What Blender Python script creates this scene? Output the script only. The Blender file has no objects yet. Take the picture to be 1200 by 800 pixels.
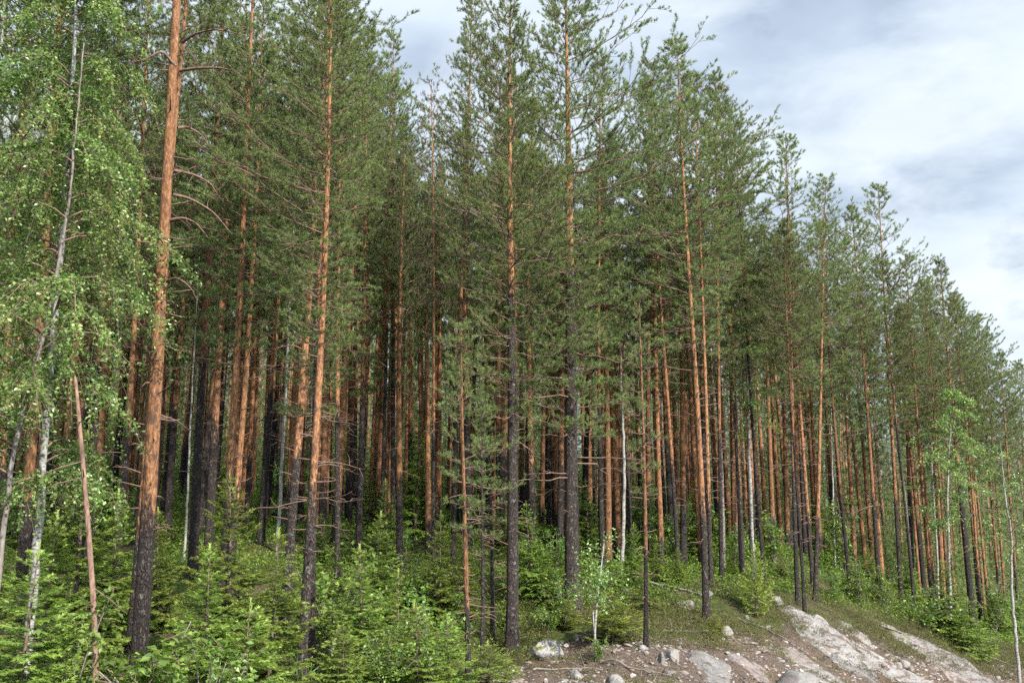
import bpy, bmesh, math, random
import numpy as np
from mathutils import Vector, Matrix, Euler, noise as mnoise

SC = bpy.context.scene
COL = SC.collection
rad = math.radians
random.seed(11)
RNG = np.random.default_rng(11)

# ------------------------------------------------------------------ camera maths
PITCH = rad(12.0)
F = 1200.0
def ray(px, py):
    u = (px - 600.0) / F; v = (400.0 - py) / F
    return Vector((u, math.cos(PITCH) - v * math.sin(PITCH), math.sin(PITCH) + v * math.cos(PITCH)))
def P(px, py, D):
    d = ray(px, py)
    return d * (D / d.y)

# ------------------------------------------------------------------ terrain
CTRL = [(-30,-20,-1.9),(0,-20,-1.9),(30,-20,-2.6),(0,0,-1.75),(-12,0,-1.8),(14,0,-2.6),(-10,9,-2.4),(0,10,-2.9),(10,12,-3.7),
        (4,18,-3.7),(12,22,-4.4),(22,28,-5.3),(40,30,-6.4),(60,40,-7.5),(-30,10,-1.8),
        (-16,24,-1.6),(-12,32,-0.4),(-15,45,1.6),(-20,70,4.6),(-28,100,8.4),(-40,60,4.5),(-60,100,9.5),(-40,130,12),
        (-5,34,-1.0),(-6,45,0.9),(-5,70,3.4),(0,100,6.2),(3,45,-0.3),(3,60,1.6),
        (15,62,-0.6),(18,85,0.6),(28,78,-2.2),(38,90,-3.4),(55,95,-6.2),(20,120,3.5),(60,130,-4.5),(80,100,-8.0),(0,140,9.0),(75,150,-4)]
def cp(px, py, D):
    p = P(px, py, D); CTRL.append((p.x, p.y, p.z))
for a in [(160,812,18),(355,812,20),(450,815,22),(550,800,23.5),(600,770,30),(670,716,33),(757,757,28.5),(828,730,34),(698,772,27.5),
          (935,706,40),(955,706,42),(1030,700,48),(1055,697,50),(1095,735,51),(1142,742,55),(1195,758,60),
          (600,802,25),(700,802,25),(850,802,28),(1000,802,34),(1100,802,40),(1200,802,46),
          (880,700,38.5),(1000,728,41),(1100,758,48),(230,672,30),(262,662,31),(455,632,40)]:
    cp(*a)
_c = np.array(CTRL, float)
def _phi(r2):
    return 0.5 * r2 * np.log(r2 + 1e-9)
def _fit():
    n = len(_c); S = 50.0
    xy = _c[:, :2] / S
    r2 = ((xy[:, None, :] - xy[None, :, :]) ** 2).sum(-1)
    A = np.zeros((n + 3, n + 3))
    A[:n, :n] = _phi(r2) + np.eye(n) * 0.0006
    A[:n, n] = 1; A[:n, n+1:] = xy; A[n, :n] = 1; A[n+1:, :n] = xy.T
    b = np.zeros(n + 3); b[:n] = _c[:, 2]
    return np.linalg.solve(A, b), xy, S
_w, _xy, _S = _fit()
def crest_d(X):
    return np.interp(X, [-6, -1.2, 0, 2, 4, 6.4, 10, 13, 19, 25, 32, 45, 70], [8, 26.5, 29, 31.3, 31.3, 33.2, 38.5, 41.5, 46, 52.5, 61, 78, 100])
def rockmask(X, Y):
    X = np.asarray(X, float); Y = np.asarray(Y, float)
    m = np.clip((crest_d(X) - Y) / 1.6, 0, 1) * np.clip((X + 1.6) / 1.5, 0, 1)
    return m * np.clip((Y - 2) / 6, 0, 1)
def _vn(x, y, s):
    # cheap smooth value noise, numpy
    xi = np.floor(x); yi = np.floor(y); fx = x - xi; fy = y - yi
    fx = fx*fx*(3-2*fx); fy = fy*fy*(3-2*fy)
    def h(a, b):
        t = np.sin(a * 127.1 + b * 311.7 + s * 74.7) * 43758.5453
        return t - np.floor(t)
    return (h(xi, yi)*(1-fx)+h(xi+1, yi)*fx)*(1-fy) + (h(xi, yi+1)*(1-fx)+h(xi+1, yi+1)*fx)*fy - 0.5
def G(X, Y):
    X = np.asarray(X, float); Y = np.asarray(Y, float); sh = X.shape
    x = np.clip(X.ravel(), -75, 95); y = np.clip(Y.ravel(), -25, 155)
    q = np.stack([x, y], -1) / _S
    out = np.zeros(len(x))
    for i in range(0, len(x), 20000):
        r2 = ((q[i:i+20000, None, :] - _xy[None]) ** 2).sum(-1)
        out[i:i+20000] = _phi(r2) @ _w[:-3]
    out += _w[-3] + q @ _w[-2:]
    X = X.ravel(); Y = Y.ravel()
    rm = rockmask(X, Y)
    out += _vn(X*0.45, Y*0.45, 1) * 0.35 * (1 - 0.3*rm) + _vn(X*1.3, Y*1.3, 2) * (0.16 + 0.1*rm) + _vn(X*3.1, Y*3.1, 3) * (0.05 + 0.10*rm) + _vn(X*1.9+.3*Y, Y*1.9, 4) * 0.10 * rm
    return out.reshape(sh)
def g(x, y):
    return float(G(np.array([x]), np.array([y]))[0])
def hit(px, py, d0=11.0):
    Ds = np.arange(d0, 130, 0.15)
    r = ray(px, py)
    k = Ds / r.y
    below = (r.z * k) <= G(r.x * k, r.y * k)
    i = int(np.argmax(below)) if below.any() else len(Ds) - 1
    p = r * float(k[i])
    return Vector((p.x, p.y, g(p.x, p.y)))

# ------------------------------------------------------------------ object helpers
def empty(name, loc, label, cat, group=None):
    o = bpy.data.objects.new(name, None); COL.objects.link(o)
    o.empty_display_size = 0.3; o.location = loc
    o['label'] = label; o['category'] = cat
    if group: o['group'] = group
    return o
def link(name, me, parent=None):
    o = bpy.data.objects.new(name, me); COL.objects.link(o)
    if parent: o.parent = parent
    return o
class Acc:
    def __init__(s): s.v = []; s.f = []; s.m = []; s.r = []; s.n = 0; s.sm = []
    def add(s, V, Fc, mat=0, r=0.5, smooth=False):
        V = np.asarray(V, np.float32); Fc = np.asarray(Fc, np.int32)
        s.v.append(V); s.f.append(Fc + s.n); s.n += len(V)
        s.m.append(np.full(len(Fc), mat, np.int32)); s.sm.append(np.full(len(Fc), smooth, bool))
        s.r.append(np.full(len(V), r, np.float32) if np.isscalar(r) else np.asarray(r, np.float32))
    def mesh(s, name, mats):
        V = np.concatenate(s.v); Fc = np.concatenate(s.f); me = bpy.data.meshes.new(name)
        me.vertices.add(len(V)); me.vertices.foreach_set('co', V.ravel())
        me.loops.add(len(Fc)*3); me.loops.foreach_set('vertex_index', Fc.ravel())
        me.polygons.add(len(Fc)); me.polygons.foreach_set('loop_start', np.arange(0, len(Fc)*3, 3, dtype=np.int32))
        me.polygons.foreach_set('loop_total', np.full(len(Fc), 3, np.int32))
        for m in mats: me.materials.append(m)
        me.polygons.foreach_set('material_index', np.concatenate(s.m))
        me.polygons.foreach_set('use_smooth', np.concatenate(s.sm))
        a = me.attributes.new('rnd', 'FLOAT', 'POINT'); a.data.foreach_set('value', np.concatenate(s.r))
        me.update(calc_edges=True); me.validate()
        return me
def nrm(a):
    return a / (np.linalg.norm(a, axis=-1, keepdims=True) + 1e-9)
def tube(acc, pts, rr, sides=5, mat=0, r=0.5, cap=False, wob=0.0):
    pts = np.asarray(pts, float); n = len(pts)
    rr = np.broadcast_to(np.asarray(rr, float), (n,))
    t = nrm(np.gradient(pts, axis=0))
    ref = np.array([0., 1., 0.]) if abs(t[0][2]) > 0.8 else np.array([0., 0., 1.])
    a = nrm(np.cross(t, ref)); b = np.cross(t, a)
    an = np.arange(sides) / sides * 2 * math.pi
    rad_ = rr[:, None] * (1 + (wob * RNG.uniform(-1, 1, (n, sides)) if wob else 0))
    V = pts[:, None, :] + rad_[..., None] * (a[:, None, :] * np.cos(an)[None, :, None] + b[:, None, :] * np.sin(an)[None, :, None])
    V = V.reshape(-1, 3)
    i = np.arange(n - 1)[:, None] * sides; j = np.arange(sides)[None]; k = (j + 1) % sides
    A = (i + j).ravel(); B = (i + k).ravel(); C = (i + sides + k).ravel(); Dd = (i + sides + j).ravel()
    Fc = np.concatenate([np.stack([A, C, B], 1), np.stack([A, Dd, C], 1)])
    if cap:
        V = np.concatenate([V, pts[-1:]]); c = len(V) - 1; base = (n - 1) * sides
        Fc = np.concatenate([Fc, np.stack([base + j.ravel(), np.full(sides, c), base + k.ravel()], 1)])
    acc.add(V, Fc, mat, r, True)
def randdir(n, rng):
    v = rng.normal(size=(n, 3)); return nrm(v)
def tufts(acc, O, Dr, rng, n=14, shoot=0.12, L=0.075, W=0.011, lo=25, hi=70, mat=1, up=0.0, base_r=None):
    O = np.asarray(O, float); Dr = nrm(np.asarray(Dr, float)); N = len(O)
    if N == 0: return
    t = rng.uniform(0, 1, (N, n)) ** 0.8
    ang = np.radians(rng.uniform(lo, hi, (N, n)))
    rd = randdir(N * n, rng).reshape(N, n, 3)
    D3 = Dr[:, None, :]
    pr = nrm(rd - (rd * D3).sum(-1, keepdims=True) * D3)
    nd = D3 * np.cos(ang)[..., None] + pr * np.sin(ang)[..., None]; nd[..., 2] += up; nd = nrm(nd)
    s = O[:, None, :] + D3 * (t * shoot)[..., None]
    l = L * rng.uniform(0.7, 1.2, (N, n, 1))
    w = nrm(np.cross(nd, randdir(N * n, rng).reshape(N, n, 3))) * (W * 0.5) * rng.uniform(0.7, 1.3, (N, n, 1))
    V = np.stack([s - w, s + w, s + nd * l], 2).reshape(-1, 3)
    tr = rng.uniform(0, 1, (N, 1)) if base_r is None else np.asarray(base_r).reshape(N, 1)
    r = np.clip(tr * 0.7 + rng.uniform(0, 0.3, (N, n)), 0, 1)
    acc.add(V, np.arange(N * n * 3).reshape(-1, 3), mat, np.repeat(r.ravel(), 3))
def combs(acc, O, Dr, S, Ls, rng, m=7, W=0.03, mat=1, tipr=None):
    """flat needle twigs: O origin, Dr direction, S sideways vector, Ls length"""
    O = np.asarray(O, float); Dr = nrm(np.asarray(Dr, float)); S = nrm(np.asarray(S, float)); Ls = np.asarray(Ls, float); N = len(O)
    if N == 0: return
    Nn = np.cross(Dr, S)
    k = (np.arange(m) + 0.5) / m
    out = []; rr = []
    for sg in (-1, 1):
        b0 = O[:, None, :] + Dr[:, None, :] * ((k[None] - 0.62/m) * Ls[:, None])[..., None]
        b1 = O[:, None, :] + Dr[:, None, :] * ((k[None] + 0.62/m) * Ls[:, None])[..., None]
        wl = W * rng.uniform(0.6, 1.3, (N, m, 1)) * (1.0 - 0.45 * k)[None, :, None]
        tip = b1 + Dr[:, None, :] * wl * 0.8 + sg * S[:, None, :] * wl + Nn[:, None, :] * wl * rng.uniform(-0.55, 0.8, (N, m, 1))
        out.append(np.stack([b0, b1, tip], 2).reshape(-1, 3))
        base = rng.uniform(0, 1, (N, 1)) if tipr is None else np.asarray(tipr).reshape(N, 1)
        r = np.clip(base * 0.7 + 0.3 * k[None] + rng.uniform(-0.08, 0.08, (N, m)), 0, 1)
        rr.append(np.repeat(r.ravel(), 3))
    V = np.concatenate(out)
    acc.add(V, np.arange(len(V)).reshape(-1, 3), mat, np.concatenate(rr))
def leaves(acc, C, rng, size=0.045, mat=1, flat=0.3, r=None, elong=1.25):
    C = np.asarray(C, float); N = len(C)
    if N == 0: return
    n = randdir(N, rng); n[:, 2] = np.abs(n[:, 2]) + flat; n = nrm(n)
    a = nrm(np.cross(n, randdir(N, rng))); b = np.cross(n, a)
    a[:, 2] -= 0.25; a = nrm(a)
    s = size * rng.uniform(0.65, 1.25, (N, 1))
    fold = n * s * 0.12
    V = np.stack([C, C + a*s*0.5*elong + b*s*0.42 + fold, C + a*s*elong, C + a*s*0.5*elong - b*s*0.42 + fold], 1).reshape(-1, 3)
    i = np.arange(N)[:, None] * 4
    Fc = np.concatenate([i + np.array([[0, 1, 2]]), i + np.array([[0, 2, 3]])])
    rr = rng.uniform(0, 1, N) if r is None else r
    acc.add(V, Fc, mat, np.repeat(rr, 4))

# ------------------------------------------------------------------ materials
def newmat(name):
    m = bpy.data.materials.new(name); m.use_nodes = True
    nt = m.node_tree; nt.nodes.clear()
    return m, nt, nt.nodes, nt.links
def N_(nt, t, **kw):
    n = nt.nodes.new(t)
    for k, v in kw.items():
        if k in n.inputs: n.inputs[k].default_value = v
        else: setattr(n, k, v)
    return n
def ramp(nt, fac, stops, interp='LINEAR'):
    r = nt.nodes.new('ShaderNodeValToRGB'); r.color_ramp.interpolation = interp
    e = r.color_ramp.elements
    while len(e) < len(stops): e.new(0.5)
    for el, (p, c) in zip(e, stops):
        el.position = p; el.color = (c, c, c, 1) if not hasattr(c, '__len__') else (*c, 1)
    nt.links.new(fac, r.inputs[0]); return r.outputs[0]
def mix(nt, fac, a, b):
    m = nt.nodes.new('ShaderNodeMix'); m.data_type = 'RGBA'
    for s, v in ((m.inputs[0], fac), (m.inputs[6], a), (m.inputs[7], b)):
        if hasattr(v, 'links') or hasattr(v, 'is_linked'): nt.links.new(v, s)
        elif hasattr(v, '__len__'): s.default_value = (*v, 1)
        else: s.default_value = v
    return m.outputs[2]
def math_(nt, op, a, b=0.0, clamp=False):
    m = nt.nodes.new('ShaderNodeMath'); m.operation = op; m.use_clamp = clamp
    for s, v in ((m.inputs[0], a), (m.inputs[1], b)):
        if hasattr(v, 'is_linked'): nt.links.new(v, s)
        else: s.default_value = v
    return m.outputs[0]
def noise(nt, vec, scale, detail=4, rough=0.55, dist=0.0):
    n = N_(nt, 'ShaderNodeTexNoise', Scale=scale, Detail=detail, Roughness=rough, Distortion=dist)
    if vec is not None: nt.links.new(vec, n.inputs['Vector'])
    return n.outputs[0]
def mapped(nt, vec, sc):
    m = nt.nodes.new('ShaderNodeMapping'); m.inputs['Scale'].default_value = sc
    nt.links.new(vec, m.inputs['Vector']); return m.outputs[0]
def foliage_mat(name, stops, trans=0.3, rough=0.5, spec=0.3, vary=0.25, tsat=1.25):
    m, nt, n, l = newmat(name)
    at = N_(nt, 'ShaderNodeAttribute', attribute_name='rnd')
    c = ramp(nt, at.outputs['Fac'], stops)
    oi = n.new('ShaderNodeObjectInfo')
    hsv = N_(nt, 'ShaderNodeHueSaturation'); l.new(c, hsv.inputs['Color'])
    l.new(math_(nt, 'MULTIPLY_ADD', oi.outputs['Random'], vary * 1.6), hsv.inputs['Value'])
    hsv.inputs['Value'].links[0].from_node.inputs[2].default_value = 1 - vary * 0.8
    hu = math_(nt, 'MULTIPLY_ADD', oi.outputs['Random'], 0.03); hu.node.inputs[2].default_value = 0.485
    l.new(hu, hsv.inputs['Hue'])
    p = N_(nt, 'ShaderNodeBsdfPrincipled', Roughness=rough); p.inputs['Specular IOR Level'].default_value = spec
    l.new(hsv.outputs[0], p.inputs['Base Color'])
    t = n.new('ShaderNodeBsdfTranslucent')
    h2 = N_(nt, 'ShaderNodeHueSaturation', Saturation=1.1, Value=tsat); h2.inputs['Hue'].default_value = 0.49
    l.new(hsv.outputs[0], h2.inputs['Color']); l.new(h2.outputs[0], t.inputs['Color'])
    mx = N_(nt, 'ShaderNodeMixShader'); mx.inputs[0].default_value = trans
    l.new(p.outputs[0], mx.inputs[1]); l.new(t.outputs[0], mx.inputs[2])
    o = n.new('ShaderNodeOutputMaterial'); l.new(mx.outputs[0], o.inputs[0])
    return m
def finish(nt, color, rough=0.85, bump=None, bstr=0.5, bdist=0.02, spec=0.25):
    p = N_(nt, 'ShaderNodeBsdfPrincipled', Roughness=rough); p.inputs['Specular IOR Level'].default_value = spec
    if hasattr(color, 'is_linked'): nt.links.new(color, p.inputs['Base Color'])
    else: p.inputs['Base Color'].default_value = (*color, 1)
    if bump is not None:
        b = N_(nt, 'ShaderNodeBump', Strength=bstr, Distance=bdist); nt.links.new(bump, b.inputs['Height']); nt.links.new(b.outputs[0], p.inputs['Normal'])
    o = nt.nodes.new('ShaderNodeOutputMaterial'); nt.links.new(p.outputs[0], o.inputs[0])

M = {}
M['pine'] = foliage_mat('pine_needles', [(0, (0.050, 0.070, 0.028)), (0.45, (0.112, 0.154, 0.052)), (0.8, (0.19, 0.242, 0.076)), (1, (0.29, 0.33, 0.105))], trans=0.42, rough=0.42, spec=0.4)
M['pine_dying'] = foliage_mat('dying_pine_needles', [(0, (0.045, 0.045, 0.02)), (0.5, (0.085, 0.075, 0.04)), (1, (0.16, 0.12, 0.075))], trans=0.2)
M['young_pine'] = foliage_mat('young_pine_needles', [(0, (0.10, 0.14, 0.03)), (0.5, (0.20, 0.25, 0.05)), (1, (0.34, 0.37, 0.085))], trans=0.3)
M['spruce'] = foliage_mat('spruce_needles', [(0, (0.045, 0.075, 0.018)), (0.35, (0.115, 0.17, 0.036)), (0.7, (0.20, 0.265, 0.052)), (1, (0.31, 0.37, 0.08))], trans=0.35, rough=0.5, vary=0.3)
M['birch_leaf'] = foliage_mat('birch_leaves', [(0, (0.07, 0.125, 0.035)), (0.5, (0.15, 0.25, 0.068)), (0.85, (0.26, 0.37, 0.11)), (1, (0.40, 0.47, 0.18))], trans=0.42, rough=0.35, spec=0.55, vary=0.15)
M['bush_leaf'] = foliage_mat('bush_leaves', [(0, (0.06, 0.115, 0.025)), (0.5, (0.12, 0.21, 0.04)), (1, (0.23, 0.33, 0.07))], trans=0.42, rough=0.4, spec=0.45, vary=0.3)
M['cover'] = foliage_mat('ground_cover_leaves', [(0, (0.04, 0.08, 0.015)), (0.5, (0.10, 0.175, 0.028)), (1, (0.21, 0.29, 0.05))], trans=0.4)
M['heather'] = foliage_mat('heather_sprigs', [(0, (0.045, 0.042, 0.02)), (0.4, (0.10, 0.105, 0.035)), (0.8, (0.16, 0.165, 0.045)), (1, (0.17, 0.115, 0.07))], trans=0.2)
M['grass'] = foliage_mat('dry_grass_blades', [(0, (0.07, 0.10, 0.025)), (0.6, (0.17, 0.2, 0.05)), (1, (0.33, 0.29, 0.13))], trans=0.3)

def bark_pine():
    m, nt, n, l = newmat('pine_bark')
    tc = n.new('ShaderNodeTexCoord'); ob = tc.outputs['Object']
    at = N_(nt, 'ShaderNodeAttribute', attribute_name='bark_h'); at.attribute_type = 'OBJECT'
    oi = n.new('ShaderNodeObjectInfo')
    off = n.new('ShaderNodeVectorMath'); off.operation = 'MULTIPLY_ADD'
    cb = n.new('ShaderNodeCombineXYZ')
    for i in range(3): l.new(oi.outputs['Random'], cb.inputs[i])
    l.new(cb.outputs[0], off.inputs[0]); off.inputs[1].default_value = (37, 19, 53); l.new(ob, off.inputs[2])
    v = off.outputs[0]
    sx = n.new('ShaderNodeSeparateXYZ'); l.new(ob, sx.inputs[0])
    vs = mapped(nt, v, (1, 1, 0.28))
    big = noise(nt, mapped(nt, v, (2.2, 2.2, 0.5)), 1.0, 3)
    # height above the bark change, roughened
    h = math_(nt, 'SUBTRACT', sx.outputs[2], at.outputs['Fac'])
    h = math_(nt, 'ADD', h, math_(nt, 'MULTIPLY_ADD', big, 5.0)); h.node.inputs[1].default_value = 1.0
    hn = math_(nt, 'MULTIPLY_ADD', big, 5.0); hn.node.inputs[2].default_value = -2.5
    h = math_(nt, 'ADD', math_(nt, 'SUBTRACT', sx.outputs[2], at.outputs['Fac']), hn)
    # upper orange bark
    fl = noise(nt, vs, 26, 5, 0.65)
    fine = noise(nt, mapped(nt, v, (1, 1, 0.5)), 70, 3, 0.6)
    org = ramp(nt, fl, [(0.30, (0.072, 0.030, 0.014)), (0.45, (0.165, 0.073, 0.031)), (0.58, (0.26, 0.128, 0.058)), (0.74, (0.38, 0.235, 0.138))])
    pl = N_(nt, 'ShaderNodeTexVoronoi', Scale=13.0); pl.feature = 'F1'; l.new(mapped(nt, v, (1, 1, 0.45)), pl.inputs['Vector'])
    flake = ramp(nt, noise(nt, mapped(nt, v, (1, 1, 0.55)), 9, 5, 0.62), [(0.53, 0.0), (0.58, 1.0)])
    thin = math_(nt, 'MULTIPLY_ADD', h, -0.085, True); thin.node.inputs[2].default_value = 0.95
    org = mix(nt, math_(nt, 'MULTIPLY', flake, thin), org, (0.07, 0.04, 0.03))
    # lower dark plated bark
    cr = N_(nt, 'ShaderNodeTexVoronoi', Scale=30.0); cr.feature = 'DISTANCE_TO_EDGE'
    wn = N_(nt, 'ShaderNodeTexNoise', Scale=9.0, Detail=4.0); l.new(mapped(nt, v, (1, 1, 0.4)), wn.inputs['Vector'])
    wv = nt.nodes.new('ShaderNodeVectorMath'); wv.operation = 'MULTIPLY_ADD'; wv.inputs[1].default_value = (0.16, 0.16, 0.05); l.new(wn.outputs[1], wv.inputs[0]); l.new(mapped(nt, v, (1, 1, 0.22)), wv.inputs[2]); l.new(wv.outputs[0], cr.inputs['Vector'])
    crk = ramp(nt, cr.outputs['Distance'], [(0.0, 0.0), (0.22, 1.0)])
    dk = ramp(nt, fl, [(0.3, (0.020, 0.015, 0.013)), (0.55, (0.048, 0.035, 0.030)), (0.75, (0.115, 0.086, 0.076))])
    dk = mix(nt, math_(nt, 'SUBTRACT', 1.0, crk), dk, (0.018, 0.013, 0.013))
    lich = ramp(nt, noise(nt, v, 11, 6, 0.7), [(0.57, 0.0), (0.63, 1.0)])
    dk = mix(nt, math_(nt, 'MULTIPLY', lich, 0.7), dk, (0.16, 0.165, 0.14))
    k = math_(nt, 'MULTIPLY_ADD', h, 0.55, True); k.node.inputs[2].default_value = 0.5
    k2 = math_(nt, 'ADD', k, math_(nt, 'MULTIPLY_ADD', fl, 1.6)); k2.node.inputs[1].node.inputs[2].default_value = -0.8 if False else 0.0
    kk = math_(nt, 'MULTIPLY_ADD', fl, 1.4); kk.node.inputs[2].default_value = -0.7
    edge = ramp(nt, math_(nt, 'ADD', k, math_(nt, 'MULTIPLY', kk, math_(nt, 'MULTIPLY', math_(nt, 'MULTIPLY', k, math_(nt, 'SUBTRACT', 1.0, k)), 4.0))), [(0.36, 0.0), (0.52, 0.45), (0.66, 1.0)])
    col = mix(nt, edge, dk, org)
    col_v = N_(nt, 'ShaderNodeHueSaturation'); l.new(col, col_v.inputs['Color'])
    vv = math_(nt, 'MULTIPLY_ADD', oi.outputs['Random'], 0.6); vv.node.inputs[2].default_value = 0.66
    l.new(vv, col_v.inputs['Value'])
    bh = math_(nt, 'ADD', math_(nt, 'MULTIPLY', crk, math_(nt, 'SUBTRACT', 1.2, edge)), math_(nt, 'ADD', math_(nt, 'MULTIPLY', fl, 0.8), math_(nt, 'MULTIPLY', fine, 0.3)))
    finish(nt, col_v.outputs[0], 0.8, bh, 0.9, 0.03)
    return m
M['bark'] = bark_pine()
def simple_bark(name, c0, c1, scale=30, zs=0.3):
    m, nt, n, l = newmat(name)
    tc = n.new('ShaderNodeTexCoord'); v = mapped(nt, tc.outputs['Object'], (1, 1, zs))
    f = noise(nt, v, scale, 5, 0.65)
    finish(nt, ramp(nt, f, [(0.3, c0), (0.7, c1)]), 0.85, f, 0.5, 0.01)
    return m
M['twig'] = simple_bark('pine_twig_bark', (0.07, 0.045, 0.035), (0.21, 0.14, 0.10), 12, 1)
M['deadwood'] = simple_bark('dead_branch_bark', (0.055, 0.036, 0.03), (0.19, 0.12, 0.09), 18, 1)
M['greywood'] = simple_bark('grey_weathered_bark', (0.06, 0.05, 0.045), (0.22, 0.19, 0.17), 24)
M['farbark'] = simple_bark('far_pine_bark', (0.09, 0.04, 0.025), (0.30, 0.15, 0.08), 3)
M['polebark'] = simple_bark('reddish_pole_bark', (0.045, 0.027, 0.02), (0.27, 0.165, 0.12), 16)
M['darkbark'] = simple_bark('dark_dead_bark', (0.018, 0.014, 0.014), (0.07, 0.055, 0.05), 30)
M['sprucebark'] = simple_bark('spruce_stem_bark', (0.06, 0.045, 0.035), (0.17, 0.12, 0.09), 30)
def bark_birch():
    m, nt, n, l = newmat('birch_bark')
    tc = n.new('ShaderNodeTexCoord'); ob = tc.outputs['Object']
    f = noise(nt, mapped(nt, ob, (1, 1, 3.2)), 9, 5, 0.6)
    d = ramp(nt, noise(nt, mapped(nt, ob, (1.2, 1.2, 5)), 6, 4, 0.6), [(0.56, 0.0), (0.62, 1.0)])
    big = ramp(nt, noise(nt, mapped(nt, ob, (1, 1, 0.8)), 3.5, 4, 0.7), [(0.52, 0.0), (0.64, 1.0)])
    c = ramp(nt, f, [(0.3, (0.16, 0.152, 0.14)), (0.6, (0.27, 0.262, 0.246)), (0.75, (0.19, 0.162, 0.14))])
    c = mix(nt, math_(nt, 'MULTIPLY', d, 0.9), c, (0.05, 0.045, 0.04))
    c = mix(nt, math_(nt, 'MULTIPLY', big, 0.75), c, (0.10, 0.095, 0.085))
    finish(nt, c, 0.7, f, 0.3, 0.01)
    return m
M['birch'] = bark_birch()
def rock_mat(name, tint, moss=0.0, soil=False):
    m, nt, n, l = newmat(name)
    tc = n.new('ShaderNodeTexCoord'); ge = n.new('ShaderNodeNewGeometry'); ob = ge.outputs['Position']
    oi = n.new('ShaderNodeObjectInfo')
    f = noise(nt, ob, 3.2, 7, 0.65, 0.6); f2 = noise(nt, ob, 22, 5, 0.7); f3 = noise(nt, mapped(nt, ob, (1, 0.35, 2)), 2.1, 5, 0.6, 1.0)
    t = np.array(tint)
    c = ramp(nt, f, [(0.3, tuple(t*0.5)), (0.46, tuple(t*0.85)), (0.58, tuple(t*1.05)), (0.75, tuple(np.minimum(t*1.35, 0.7)))])
    c = mix(nt, ramp(nt, f3, [(0.5, 0.0), (0.66, 0.6)]), c, (0.17, 0.125, 0.105))
    c = mix(nt, ramp(nt, f2, [(0.52, 0.0), (0.66, 0.65)]), c, (0.075, 0.07, 0.066))
    dirt = noise(nt, mapped(nt, ob, (0.55, 1.3, 2.0)), 1.5, 6, 0.7, 0.8)
    if soil: c = mix(nt, ramp(nt, dirt, [(0.52, 0.0), (0.57, 0.95)]), c, (0.075, 0.055, 0.042))
    if moss:
        sx = n.new('ShaderNodeSeparateXYZ'); l.new(ge.outputs['Normal'], sx.inputs[0])
        k = math_(nt, 'ADD', math_(nt, 'MULTIPLY', sx.outputs[2], 0.5), noise(nt, ob, 5, 5, 0.6))
        c = mix(nt, ramp(nt, k, [(1.02 - moss, 0.0), (1.08 - moss, 1.0)]), c, (0.10, 0.105, 0.03))
    hs = N_(nt, 'ShaderNodeHueSaturation'); l.new(c, hs.inputs['Color'])
    vv = math_(nt, 'MULTIPLY_ADD', oi.outputs['Random'], 0.4); vv.node.inputs[2].default_value = 0.8
    l.new(vv, hs.inputs['Value'])
    ck = N_(nt, 'ShaderNodeTexVoronoi', Scale=1.15); ck.feature = 'DISTANCE_TO_EDGE'
    wn = N_(nt, 'ShaderNodeTexNoise', Scale=2.2, Detail=5.0); l.new(ob, wn.inputs['Vector'])
    wv = nt.nodes.new('ShaderNodeVectorMath'); wv.operation = 'MULTIPLY_ADD'; wv.inputs[1].default_value = (0.7, 0.7, 0.7); l.new(wn.outputs[1], wv.inputs[0]); l.new(mapped(nt, ob, (0.5, 1.5, 1.2)), wv.inputs[2]); l.new(wv.outputs[0], ck.inputs['Vector'])
    crack = ramp(nt, ck.outputs['Distance'], [(0.0, 0.0), (0.035, 1.0)])
    b = math_(nt, 'ADD', math_(nt, 'ADD', f, math_(nt, 'MULTIPLY', crack, 0.5)), math_(nt, 'MULTIPLY', f2, 0.35))
    finish(nt, hs.outputs[0], 0.8, b, 0.8, 0.06)
    return m
M['rock'] = rock_mat('pale_bedrock', (0.20, 0.19, 0.18))
M['rock_pink'] = rock_mat('pinkish_bedrock', (0.24, 0.20, 0.18))
M['bedrock'] = rock_mat('bare_bedrock', (0.175, 0.167, 0.16), soil=True)
M['bedrock_pink'] = rock_mat('rusty_bedrock', (0.16, 0.14, 0.13), soil=True)
M['rock_moss'] = rock_mat('mossy_boulder', (0.22, 0.215, 0.21), moss=0.2)
M['rock_dark'] = rock_mat('grey_lichened_rock', (0.18, 0.17, 0.16), moss=0.04)

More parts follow.
